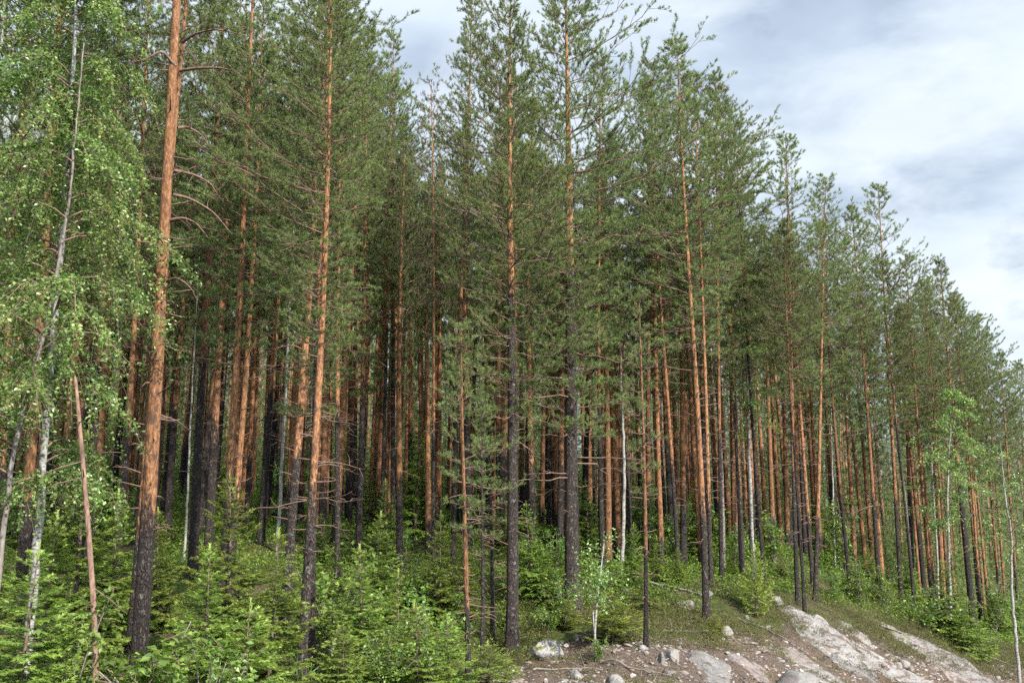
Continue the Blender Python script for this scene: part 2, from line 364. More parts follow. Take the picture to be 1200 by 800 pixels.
def ground_mat():
    m, nt, n, l = newmat('forest_ground')
    ge = n.new('ShaderNodeNewGeometry'); p = ge.outputs['Position']
    at = N_(nt, 'ShaderNodeAttribute', attribute_name='rnd')
    f = noise(nt, p, 0.9, 6, 0.65); f2 = noise(nt, p, 6, 6, 0.7); f3 = noise(nt, p, 34, 4, 0.7); f4 = noise(nt, p, 1.7, 5, 0.6)
    moss = ramp(nt, f2, [(0.3, (0.02, 0.024, 0.010)), (0.5, (0.045, 0.058, 0.016)), (0.68, (0.08, 0.10, 0.026))])
    litter = ramp(nt, f3, [(0.3, (0.05, 0.034, 0.026)), (0.6, (0.13, 0.09, 0.065))])
    forest = mix(nt, ramp(nt, f, [(0.5, 0.0), (0.62, 0.8)]), moss, litter)
    soil = ramp(nt, f3, [(0.28, (0.03, 0.022, 0.018)), (0.46, (0.085, 0.062, 0.048)), (0.58, (0.13, 0.10, 0.082)), (0.72, (0.23, 0.195, 0.165))])
    soil = mix(nt, ramp(nt, f4, [(0.56, 0.0), (0.66, 0.6)]), soil, (0.15, 0.08, 0.045))
    soil = mix(nt, ramp(nt, f2, [(0.55, 0.0), (0.68, 0.75)]), soil, (0.075, 0.062, 0.035))
    k = math_(nt, 'ADD', at.outputs['Fac'], math_(nt, 'MULTIPLY_ADD', f2, 1.2)); k.node.inputs[1].links[0].from_node.inputs[2].default_value = -0.6
    c = mix(nt, ramp(nt, k, [(0.4, 0.0), (0.62, 1.0)]), forest, soil)
    b = math_(nt, 'ADD', f2, math_(nt, 'MULTIPLY', f3, 0.6))
    finish(nt, c, 0.95, b, 1.0, 0.10, 0.1)
    return m
M['ground'] = ground_mat()

# ------------------------------------------------------------------ ground sheet
def axis(lo, hi, st, far):
    a = list(np.arange(lo, hi + 1e-6, st)); d = st
    x = a[-1]; 
    while x < far: d *= 1.35; x += d; a.append(x)
    x = a[0]; d = st; pre = []
    while x > -far: d *= 1.35; x -= d; pre.append(x)
    return np.array(pre[::-1] + a)
def build_ground():
    xs = axis(-46, 62, 0.25, 1500); ys = axis(6, 112, 0.25, 1500)
    Xg, Yg = np.meshgrid(xs, ys); Z = G(Xg, Yg)
    rm = rockmask(Xg, Yg)
    nx, ny = len(xs), len(ys)
    V = np.stack([Xg, Yg, Z], -1).reshape(-1, 3)
    i = (np.arange(ny - 1)[:, None] * nx + np.arange(nx - 1)[None]).ravel()
    Fc = np.concatenate([np.stack([i, i + 1, i + nx + 1], 1), np.stack([i, i + nx + 1, i + nx], 1)])
    a = Acc(); a.add(V, Fc, 0, rm.ravel(), True)
    o = link('ground', a.mesh('ground', [M['ground']])); o['kind'] = 'structure'
build_ground()

# ------------------------------------------------------------------ pines
def sweep_fn(seed, amp):
    r = random.Random(seed); p1, p2, a, b = r.uniform(0, 6.28), r.uniform(0, 6.28), r.uniform(0.5, 1)*amp, r.uniform(0.5, 1)*amp
    def f(t):  # t 0..1 up the stem
        t = np.asarray(t, float)
        return np.stack([a*(np.sin(t*4.2+p1)-np.sin(p1)) , b*(np.sin(t*3.6+p2)-np.sin(p2))], -1)
    return f
H0 = 20.0
def pine_crown(name, seed, cs, rmax, nwh, per, twig_n, tuft_n, needle, mats, dead=10, peak=0.38, asc=1.0, L=0.095, W=0.013, sh=0.12, H=H0, dens=1.0, gap=0.0, tp=0.8):
    rng = np.random.default_rng(seed); acc = Acc(); sw = sweep_fn(seed, 0.10 * H / 20)
    TO, TD, TR = [], [], []
    zs = cs*H + (H*0.985 - cs*H) * (np.arange(nwh) / (nwh - 1)) ** 0.92
    phase = rng.uniform(0, 6.28)
    side_bias = rng.uniform(0, 6.28)
    def branch(z, az, ln, rise, alive, r0):
        t = z / H; c = sw(t); base = np.array([c[0], c[1], z])
        d = np.array([math.cos(az), math.sin(az), 0.0])
        s = np.linspace(0, 1, 7)
        kink = rng.normal(0, 0.085, (7, 3)) * ln; kink[0] = 0; kink = np.cumsum(kink, 0) * 0.5
        curve = rise * s + (0.22 * s**2.2 if alive else -0.12 * s**2) 
        pts = base + d * (s * ln)[:, None] + np.array([0, 0, 1]) * (curve * ln)[:, None] + kink
        tube(acc, pts, r0 * (1 - 0.8 * s), 4, 0, rng.uniform(0.2, 0.9))
        return pts, d
    for wi, z in enumerate(zs):
        u = (z - cs*H) / (H - cs*H)           # 0 bottom .. 1 top of crown
        prof = (min(1, (u + 0.18) / (peak + 0.18)) ** 0.8) if u < peak else ((1 - u) / (1 - peak)) ** tp
        k = max(3, int(round(per * (0.8 if u < 0.15 else 1.0)))) if u < 0.93 else 4
        for j in range(k):
            if rng.uniform() < gap * (1 - u): continue
            az = phase + wi * 2.1 + j * 6.283 / k + rng.normal(0, 0.28)
            ln = max(0.22, rmax * prof * rng.uniform(0.62, 1.12) * (1 + 0.30 * math.cos(az - side_bias + 2.2*u)))
            nz = mnoise.noise(Vector((math.cos(az)*1.3, math.sin(az)*1.3, z*.42 + seed*3.7)))
            if nz < -.34 and u < .9: continue
            ln *= 0.86 + 0.75*nz
            ln = max(ln, .2)
            rise = asc * (-0.12 + 1.05 * u ** 1.3) + rng.normal(0, 0.09)
            zz = z + rng.normal(0, 0.10)
            pts, d = branch(zz, az, ln, rise, True, 0.006 + 0.0065 * ln)
            m = max(3, int(1.12 * twig_n * (0.45 + 0.55 * ln / rmax)))
            f0 = 0.16 if u < 0.5 else 0.10
            for q in range(m):
                f = f0 + (1 - f0) * (q + rng.uniform(0, 1)) / m
                fi = f * 6; i0 = min(5, int(fi)); p = pts[i0] + (pts[i0+1] - pts[i0]) * (fi - i0)
                sg = 1 if q % 2 else -1
                side = np.array([-d[1], d[0], 0]) * sg
                td = nrm(d * rng.uniform(0.35, 1.0) + side * rng.uniform(0.3, 1.0) + np.array([0, 0, rng.uniform(-0.15, 0.6) + 0.35*u]))
                tl = ln * 0.34 * (1.15 - 0.6 * f) * rng.uniform(0.6, 1.25) + 0.10
                e = p + td * tl + np.array([0, 0, 0.06 * tl])
                tube(acc, [p, (p + e)/2 + rng.normal(0, 0.02, 3), e], [0.008, 0.006, 0.003], 3, 0, rng.uniform(0.2, 0.9))
                tn = max(2, int(tuft_n * dens * (0.5 + tl)))
                br = rng.uniform(0, 1)
                for w in range(tn):
                    ff = 0.40 + 0.60 * (w + rng.uniform(0, 1)) / tn
                    pp = p + (e - p) * ff
                    dd = nrm(td + rng.normal(0, 0.42, 3) + np.array([0, 0, 0.45 + 0.6*u]))
                    TO.append(pp + dd * rng.uniform(0.0, 0.06)); TD.append(dd); TR.append(np.clip(br*0.5 + rng.uniform(0, 0.5), 0, 1))
            TO.append(pts[-1]); TD.append(nrm(d + np.array([0, 0, 0.6 + u]))); TR.append(0.8)
    # leader
    c = sw(1.0); TO += [np.array([c[0], c[1], H*0.985 + 0.07*i]) for i in range(3)]; TD += [np.array([0, 0, 1.0])]*3; TR += [0.7]*3
    # bare dead branches below and inside the crown
    for i in range(dead):
        z = H * rng.uniform(max(0.18, cs - 0.22), cs + 0.18); az = rng.uniform(0, 6.28)
        ln = rmax * rng.uniform(0.25, 0.75)
        pts, d = branch(z, az, ln, rng.uniform(-0.35, 0.25), False, 0.006 + 0.009 * ln)
        for q in range(5):
            f = rng.uniform(0.35, 0.95); fi = f*6; i0 = min(5, int(fi)); p = pts[i0]
            td = nrm(d + rng.normal(0, 0.6, 3)); e = p + td * ln * rng.uniform(0.12, 0.35)
            tube(acc, [p, (p+e)/2 + rng.normal(0, 0.03, 3), e], [0.008, 0.006, 0.003], 3, 0, rng.uniform(0.2, 0.9))
    tufts(acc, TO, TD, rng, n=needle, shoot=sh, L=L, W=W, lo=22, hi=80, mat=1, up=0.12, base_r=TR)
    return acc.mesh(name, mats)
def stem_mesh(name, H, r0, seed, sweep, mat, sides=14, stubs=0, top=0.012, flare=0.35, taper=0.82, rings=46):
    rng = np.random.default_rng(seed + 900); acc = Acc()
    t = np.linspace(0, 1, rings) ** 1.15
    xy = sweep(t); z = t * H
    pts = np.column_stack([xy, z]); pts[0, 2] = -0.5
    rr = r0 * ((1 - t) ** taper * 0.93 + 0.07 * (1 - t)) + top * t
    rr *= 1 + flare * np.exp(-z / 0.35)
    tube(acc, pts, rr, sides, 0, 0.5, True, wob=0.03)
    for i in range(stubs):
        tt = rng.uniform(0.12, 0.6); c = sweep(tt); az = rng.uniform(0, 6.28); rb = r0 * (1 - tt) ** taper
        d = np.array([math.cos(az), math.sin(az), rng.uniform(-0.3, 0.4)]); b = np.array([c[0], c[1], tt*H]) + d * rb * 0.8
        ln = rng.uniform(0.1, 0.55)
        tube(acc, [b, b + d*ln*0.6, b + d*ln + np.array([0, 0, rng.uniform(-0.1, 0.05)])], [0.016, 0.011, 0.006], 4, 1, 0.4, True)
    return acc.mesh(name, [mat, M['deadwood']])

PM = [M['twig'], M['pine']]
VAR = {}
def V_(key, seed, **kw):
    H = kw.pop('H', H0); mats = kw.pop('mats', PM)
    VAR[key] = dict(seed=seed, H=H, crown=pine_crown('pine_crown_' + key, seed, mats=mats, H=H, **kw), sweep=sweep_fn(seed, 0.10 * H / 20))
V_('openA', 21, cs=0.34, rmax=3.0, nwh=26, per=6, twig_n=13, tuft_n=5, needle=27, dead=12, peak=0.40, tp=.62, asc=.8, W=.0125)
V_('openB', 22, cs=0.26, rmax=3.9, nwh=27, per=6, twig_n=14, tuft_n=5, needle=27, dead=14, peak=0.46, tp=.62, asc=.8, W=.0125)
V_('lowA', 31, cs=0.34, rmax=2.5, nwh=24, per=5, twig_n=11, tuft_n=5, needle=27, dead=8, peak=0.42, gap=.2, W=.0125)
V_('lowB', 32, cs=0.30, rmax=2.2, nwh=25, per=5, twig_n=11, tuft_n=5, needle=27, dead=8, peak=0.5, gap=.25, W=.0125)
V_('midA', 23, cs=0.48, rmax=2.4, nwh=21, per=6, twig_n=11, tuft_n=5, needle=26, dead=7, W=.0125)
V_('midB', 24, cs=0.53, rmax=2.2, nwh=19, per=6, twig_n=11, tuft_n=5, needle=26, dead=7, peak=0.45, W=.0125)
V_('midC', 25, cs=0.42, rmax=2.4, nwh=23, per=5, twig_n=11, tuft_n=5, needle=26, dead=9, peak=0.38, W=.0125)
V_('highA', 26, cs=0.60, rmax=2.2, nwh=16, per=6, twig_n=11, tuft_n=5, needle=26, dead=8, peak=0.5, W=.0125)
V_('pointA', 27, cs=0.44, rmax=2.4, nwh=21, per=5, twig_n=10, tuft_n=4, needle=26, dead=9, peak=0.30, asc=1.0, W=.0125, tp=0.85)
V_('pointB', 28, cs=0.50, rmax=2.1, nwh=18, per=5, twig_n=9, tuft_n=4, needle=26, dead=10, peak=0.28, asc=1.0, gap=0.2, W=.0125, tp=0.85)
V_('thin', 29, cs=0.42, rmax=1.1, nwh=11, per=4, twig_n=7, tuft_n=4, needle=24, dead=8, peak=0.35, H=10.0, gap=0.25)
V_('dying', 30, cs=0.55, rmax=1.5, nwh=15, per=5, twig_n=6, tuft_n=2, needle=18, dead=24, peak=0.3, mats=[M['twig'], M['pine_dying']])
for k, v in VAR.items():
    v['trunk'] = stem_mesh('pine_trunk_' + k, v['H'], 0.17 if v['H'] > 15 else 0.06, v['seed'], v['sweep'], M['bark'], stubs=14, sides=10, rings=36)

PINES = []   # (x, y) of every stem
def put_pine(var, B, H, tilt, spin, label, group=None, d=None, bark=None, cat='pine tree', cr=1.0, name='pine_tree', seed=0):
    v = VAR[var]; s = H / v['H']
    e = empty(name, B, label, cat, group)
    e.rotation_euler = (Matrix.Rotation(tilt[1], 3, 'X') @ Matrix.Rotation(tilt[0], 3, 'Y') @ Matrix.Rotation(spin, 3, 'Z')).to_euler()
    if d is None:
        t = link('trunk', v['trunk'], e); t.scale = (s, s, s); bh = (bark if bark is not None else 5.0) / s
    else:
        sw = v['sweep']
        t = link('trunk', stem_mesh('pine_trunk', H, d/2, seed + 77, (lambda q: sw(q) * s), M['bark'], stubs=34, flare=.5), e); bh = bark if bark is not None else 5.0
    t['bark_h'] = float(bh)
    c = link('crown', v['crown'], e); c.scale = (s*cr, s*cr, s)
    PINES.append((B[0], B[1]))
    return e
def key_pine(bx, by, D, qx, qy, var, d, label, H=None, top=None, bark=5.0, cr=1.0, spin=None, group=None, name='pine_tree', cat='pine tree'):
    if d > .14 and not (bx, by) in FULL: d *= .68
    b = P(bx, by, D); q = P(qx, qy, D)
    sl = (q.x - b.x) / (q.z - b.z)
    zg = g(b.x, D); x = b.x + sl * (zg - b.z); zg = g(x, D); x = b.x + sl * (zg - b.z)
    if top is not None:
        tz = P(600, top, D).z; H = (tz - zg) / math.cos(math.atan(sl))
    return put_pine(var, Vector((x, D, zg)), H, (math.atan(sl), random.uniform(-0.008, 0.008)), random.uniform(0, 6.28) if spin is None else spin,
                    label, group, d, bark, cat, cr, name, seed=int(bx*7 + by))

FULL = {}
KEY = [
 # bx, by, D, qx, qy, variant, diameter, label, kwargs
 (160,812,18, 215,0, 'highA', .42, 'thick pine with bright orange upper trunk, foremost on the left of the wood', dict(H=23, bark=3.4)),
 (147,808,20.5, 202,220, 'highA', .22, 'slim dark-footed pine pressed against the left side of the thickest orange trunk', dict(H=21, bark=3.0)),
 (352,812,21.5, 377,200, 'midC', .30, 'tall orange pine standing at the right edge of the foreground spruces', dict(top=-45, bark=4.0, cr=1.1)),
 (364,800,23.5, 376,300, 'lowA', .27, 'dark pine just behind the orange pine beside the foreground spruces', dict(top=-20, bark=7.5)),
 (334,712,26, 368,210, 'midA', .36, 'leaning pine bending right into the pair beside the foreground spruces', dict(H=20.5, bark=4.0)),
 (225,690,29, 240,320, 'lowB', .42, 'stout pine with dark lower trunk rising behind the bushy foreground spruce', dict(H=20, bark=6.2)),
 (260,690,27, 284,270, 'lowA', .34, 'orange pine directly above the tip of the tallest foreground spruce', dict(H=20, bark=2.6)),
 (272,650,32, 291,320, 'midA', .32, 'smooth orange pine close right of the pine above the spruce tip', dict(H=19.5, bark=1.8)),
 (135,705,29, 157,360, 'lowA', .30, 'red-brown pine between the leaning bare pole and the thick orange trunk', dict(H=20, bark=4.5)),
 (22,720,21.5, 62,180, 'midB', .38, 'thick orange pine just left of the white birch stem', dict(H=20, bark=2.5)),
 (-6,700,24, 22,260, 'midC', .34, 'red pine at the very left edge behind the birch leaves', dict(H=20, bark=4.0)),
 (60,690,33, 82,480, 'midB', .22, 'thin orange pine seen between white birch stem and leaning bare pole', dict(H=18, bark=3.0)),
 (102,660,30, 132,60, 'lowB', .32, 'dark pine half hidden behind the birch crown, above the leaning pole', dict(H=21, bark=6.0)),
 (306,625,37, 331,190, 'midC', .40, 'straight red-brown pine left of the slender white birch trunk', dict(H=20.5, bark=5.5)),
 (288,630,40, 303,290, 'midC', .30, 'narrow orange pine between the smooth orange pine and the red-brown one', dict(H=20, bark=3.5)),
 (447,628,40, 455,220, 'midB', .25, 'left stem of the close pair of straight pines by the sky gap', dict(H=19, bark=8)),
 (460,622,41, 461,200, 'pointA', .31, 'right stem of the close pair of pines by the sky gap, pointed top', dict(top=42, bark=8)),
 (508,690,34, 503,250, 'dying', .20, 'dying dark-stemmed pine with thin brownish top near the middle', dict(top=98, bark=6)),
 (531,665,37, 541,250, 'pointA', .28, 'tall airy pine poking into the sky left of the two broad pines', dict(top=-2, bark=8)),
 (549,798,23.3, 544,470, 'thin', .125, 'thin reddish young pine standing among low spruces left of the broad dark pine', dict(top=385, bark=1.6)),
 (600,770,30, 602,300, 'openA', .55, 'broad pine with dark lower trunk rooted beside the mossy boulder', dict(top=12, bark=10.5, cr=1.0)),
 (671,716,33, 665,300, 'openB', .72, 'biggest broad-crowned pine with thick dark grey trunk behind the birch sapling', dict(top=-22, bark=11.5)),
 (707,700,39, 702,300, 'lowA', .30, 'dark-footed pine standing right behind the birch sapling leaves', dict(top=70, bark=7)),
 (757,758,28.5, 752,480, 'thin', .13, 'thin pole pine standing alone on the heather bank right of the sapling', dict(top=350, bark=2.2, cr=.8)),
 (739,660,43, 727,330, 'lowB', .30, 'orange pine touching the thin white birch behind the bank', dict(H=19, bark=5.5)),
 (776,668,42, 768,380, 'lowA', .33, 'bright orange pine right of the thin pole pine on the bank', dict(top=75, bark=1.5)),
 (796,680,41, 778,380, 'midB', .25, 'slim pine leaning left beside the bright orange one above the bank', dict(top=100, bark=4)),
 (828,730,34, 808,250, 'pointA', .33, 'foremost pine at the top of the heather bank, dark foot orange above', dict(top=46, bark=4.0, cr=1.25)),
 (834,700,38, 822,380, 'midB', .24, 'thinner pine close behind the foremost pine on the heather bank', dict(top=88, bark=3.5)),
 (846,712,40, 842,350, 'midC', .26, 'pine with dark slender foot, second right from the heather bank pine', dict(top=92, bark=6)),
 (897,693,41, 868,300, 'pointB', .22, 'blackish thin pine leaning left above the yellow young pine', dict(top=140, bark=12)),
 (935,706,40, 919,270, 'pointA', .27, 'bushy-topped pine on the skyline, left of three close stems above the rock', dict(top=163, bark=5, cr=1.25)),
 (943,715,39, 930,430, 'midB', .19, 'middle of three close pine stems above the rock slope', dict(top=260, bark=6)),
 (955,707,42, 969,230, 'pointB', .28, 'sparse pine leaning right into open sky above the rock slope', dict(top=208, bark=3.5, cr=1.2)),
 (953,690,45, 940,470, 'midB', .27, 'orange pine crossing behind the three close stems above the rock', dict(top=255, bark=2.5)),
 (996,690,48, 975,420, 'midA', .25, 'leaning orange pine with small leafy twigs halfway, right of the sparse pine', dict(top=262, bark=4)),
 (1031,700,48, 1004,320, 'midC', .29, 'straight pale-orange pine leaning slightly left, behind the rock slope shrubs', dict(top=243, bark=4.5)),
 (1056,698,50, 1031,260, 'pointA', .30, 'pointed skyline pine with grey foot, tallest right of the rock slope', dict(top=218, bark=4.5, cr=1.2)),
 (1073,722,49, 1052,480, 'midB', .21, 'grey-stemmed pine between the two orange pines right of the rocks', dict(top=298, bark=9)),
 (1096,738,51, 1065,380, 'pointB', .30, 'orange pine leaning left above the spruce on the bank', dict(top=298, bark=3, cr=1.3)),
 (1142,743,55, 1106,370, 'midC', .52, 'stout dark-footed pine leaning left where the bank meets the rock wedge', dict(top=308, bark=8)),
 (1151,745,57, 1128,480, 'midA', .28, 'slimmer pine close right of the stout dark-footed leaning pine', dict(top=345, bark=4)),
 (1162,748,58, 1142,520, 'midB', .25, 'orange pine among the right-hand birch leaves', dict(top=352, bark=3.5)),
 (1174,740,61, 1152,480, 'midA', .27, 'left stem of two orange pines close together near the right edge', dict(top=372, bark=3.5)),
 (1180,742,62, 1162,480, 'pointB', .25, 'right stem of two orange pines close together near the right edge', dict(top=385, bark=3)),
 (1196,760,59, 1180,520, 'midC', .27, 'last orange pine beside the white birch stem at the right edge', dict(top=415, bark=4)),
 (1216,765,64, 1200,520, 'midA', .27, 'pine cut by the right edge of the view', dict(top=425, bark=4)),
 (420,640,36, 426,330, 'lowB', .34, 'dark pine with low hanging green branches left of the sky gap', dict(H=20, bark=6)),
 (396,640,33, 398,300, 'lowA', .27, 'low-branched pine just right of the orange pair by the spruces', dict(H=20, bark=6)),
 (565,756,27, 566,600, 'thin', .17, 'short blackish young pine left of the boulder pine', dict(top=470, bark=9)),
 (577,725,31, 574,560, 'thin', .14, 'smaller blackish young pine tucked behind the boulder pine', dict(top=480, bark=9)),
 (1114,735,53, 1096,500, 'midB', .24, 'narrow orange pine left of the stout dark-footed leaning pine', dict(top=330, bark=3)),
 (178,655,36, 196,360, 'lowB', .30, 'red-brown pine showing just right behind the thick orange trunk', dict(H=21, bark=5)),
 (250,610,42, 262,330, 'lowA', .34, 'dark tall pine behind the stout pine above the foreground spruces', dict(H=21, bark=7)),
 (410,610,45, 413,330, 'midB', .30, 'reddish pine behind the low-branched pine right of the orange pair', dict(H=20, bark=5)),
 (872,690,43, 858,350, 'midC', .26, 'orange pine behind the grey slender birch above the heather', dict(top=118, bark=4)),
]
for bx, by, D, qx, qy, var, d, lab, kw in KEY:
    key_pine(bx, by, D, qx, qy, var, d, lab, **kw)

# curved bare limbs on the foremost pine (parts of that tree)
def dead_limbs():
    root = [o for o in COL.objects if o.name == 'pine_tree'][0]
    inv = root.matrix_basis.inverted(); D = 18
    rng = np.random.default_rng(3)
    for pts in ([(214,50),(232,48),(262,50),(300,66)], [(211,83),(236,85),(268,90),(290,102)], [(204,200),(225,202),(243,210),(250,222)], [(203,228),(220,230),(246,243),(266,268)],
                [(206,78),(192,62),(176,78),(160,84)], [(200,258),(216,256),(233,264),(247,282)], [(196,330),(212,330),(230,342),(244,356)], [(208,150),(218,146),(232,152),(240,165)]):
        w = [P(x, y, D) for x, y in pts]
        dy = rng.uniform(-0.9, 0.4)
        loc = []
        for i, p in enumerate(w):
            q = inv @ Vector((p.x, p.y + dy * i / 3, p.z)); loc.append(q)
        # smooth
        L = []
        for i in range(len(loc) - 1):
            for k in range(4):
                L.append(loc[i].lerp(loc[i+1], k / 4))
        L.append(loc[-1]); L = np.array([tuple(p) for p in L])
        for _ in range(2): L[1:-1] = (L[:-2] + 2*L[1:-1] + L[2:]) / 4
        a = Acc(); n = len(L)
        tube(a, L, np.linspace(0.034, 0.007, n), 6, 0, 0.5, True, wob=0.1)
        for q in range(7):
            i = rng.integers(n//3, n); p = L[i]; e = p + (L[-1]-L[0]) * rng.uniform(0.05, 0.22) + rng.normal(0, 0.14, 3)
            tube(a, [p, (p+e)/2 + rng.normal(0, 0.02, 3), e], [0.009, 0.006, 0.003], 3, 0)
        link('dead_branch', a.mesh('dead_branch', [M['deadwood']]), root)
bpy.context.view_layer.update()
dead_limbs()

# fill of the wood behind
ZONES = [(-1e9, 130, 'behind the big left birch'), (130, 215, 'behind the thick orange pine on the left'), (215, 330, 'behind the foreground spruces'),
         (330, 440, 'behind the pair of orange pines by the spruces'), (440, 500, 'at the narrow sky gap'), (500, 585, 'behind the dying brown-topped pine'),
         (585, 690, 'behind the two broad dark-trunked pines'), (690, 800, 'behind the birch sapling and pole pine'), (800, 900, 'behind the heather bank'),
         (900, 985, 'behind the three close stems above the rocks'), (985, 1075, 'behind the rock slope shrubs'), (1075, 1e9, 'behind the leaning pines on the far right')]
def to_px(x, y, z):
    Yc = y * math.cos(PITCH) + z * math.sin(PITCH); Zc = -y * math.sin(PITCH) + z * math.cos(PITCH)
    return 600 + F * x / Yc, 400 - F * Zc / Yc
def edge_y(x):
    return 33 + 0.97 * x if x > 0 else 33 + 0.1 * x
fill = []
def free(x, y, r):
    return all((x-a)**2 + (y-b)**2 > r*r for a, b in PINES) and all((x-a)**2 + (y-b)**2 > r*r for a, b in fill)
rnd = random.Random(5)
tries = 0
while len(fill) < 243 and tries < 60000:
    tries += 1
    y = 34 + 32 * rnd.random() ** 1.0; x = rnd.uniform(-0.54 * y - 2, 0.56 * y + 2)
    if y < edge_y(x) + 3: continue
    if free(x, y, 1.35 + 0.004 * y): fill.append((x, y))
FV = ['midA', 'midB', 'midC', 'lowA', 'midB', 'highA', 'pointA', 'midA', 'lowB', 'midC']
for x, y in fill:
    z = g(x, y); px, py = to_px(x, y, z)
    ph = [p for a, b, p in ZONES if a <= px < b][0]
    H = rnd.uniform(17, 20.5)
    if px > 430:   # keep the skyline below the trees the photograph shows against the sky
        lim = float(np.interp(px, [430, 455, 475, 500, 530, 560, 600, 700, 740, 760, 800, 850, 880, 912, 970, 1000, 1040, 1085, 1120, 1160, 1200, 1260],
                                  [70, 130, 210, 215, 150, 110, 80, 80, 140, 160, 135, 175, 255, 265, 310, 325, 325, 350, 355, 410, 450, 480]))
        zt = P(px, lim, y).z
        H = min(H, max(11.0, zt - z))
    e = put_pine(rnd.choice(FV), Vector((x, y, z)), H, (rnd.gauss(0, 0.018), rnd.gauss(0, 0.015)), rnd.uniform(0, 6.28),
             'slender pine deep in the crowded wood ' + ph, 'pines deep in the wood ' + ph, None, rnd.choice([0.5, 1, 1.5, 2, 3, 4, 5, 6.5]), cr=rnd.uniform(0.85, 1.1))
    tr = e.children[0]; k = rnd.uniform(0.42, 0.72); tr.scale = (tr.scale[0]*k, tr.scale[1]*k, tr.scale[2])

# far wood: one uncountable mass
def far_wood():
    rng = np.random.default_rng(8); acc = Acc(); n = 0
    TO, TD, TR = [], [], []
    while n < 900:
        y = rng.uniform(67, 138); x = rng.uniform(-0.68*y - 6, 0.78*y + 6)
        if y < edge_y(x) + 6: continue
        n += 1; z = g(x, y); px, _ = to_px(x, y, z); H = rng.uniform(15, 19)
        if px > 430: H = min(H, max(9, P(px, np.interp(px, [430, 700, 900, 1000, 1100, 1200, 1300], [230, 230, 300, 350, 390, 470, 500]), y).z - z))
        tube(acc, [[x, y, z-.3], [x+rng.normal(0, .2), y, z+H*.5], [x+rng.normal(0, .2), y, z+H]], [0.11, 0.08, 0.02], 6, 2 if rng.uniform() < .7 else 0, rng.uniform(0, 1))
        k = 300; u = rng.uniform(0, 1, k); rr = 2.1 * np.where(u < .35, (u+.2)/.55, ((1-u)/.65) ** .75) * np.sqrt(rng.uniform(.05, 1, k)); az = rng.uniform(0, 6.28, k)
        TO.append(np.column_stack([x + rr*np.cos(az), y + rr*np.sin(az), z + H*(0.36 + .63*u) + rng.normal(0, .1, k)])); TD.append(np.column_stack([np.cos(az), np.sin(az), rng.uniform(0, 1.2, k)])); TR.append(rng.uniform(0, .7, k))
        for _ in range(4):
            sx, sy = x + rng.normal(0, 2), y + rng.normal(0, 2); sz = g(sx, sy); hh = rng.uniform(2.5, 8.5); k = 120; u = rng.uniform(0, 1, k); az = rng.uniform(0, 6.28, k); rr = (1-u)*hh*.35*np.sqrt(rng.uniform(0.1, 1, k))
            TO.append(np.column_stack([sx + rr*np.cos(az), sy + rr*np.sin(az), sz + hh*u])); TD.append(np.column_stack([np.cos(az), np.sin(az), rng.uniform(-.2, .4, k)])); TR.append(rng.uniform(.3, 1, k))
    tufts(acc, np.concatenate(TO), np.concatenate(TD), rng, n=9, shoot=.25, L=.22, W=.036, mat=1, base_r=np.concatenate(TR))
    o = link('distant_wood', acc.mesh('distant_wood', [M['twig'], M['pine'], M['farbark']])); o['kind'] = 'stuff'
    o['label'] = 'far pine wood reading as one dark green mass behind all the trunks'; o['category'] = 'distant wood'
far_wood()

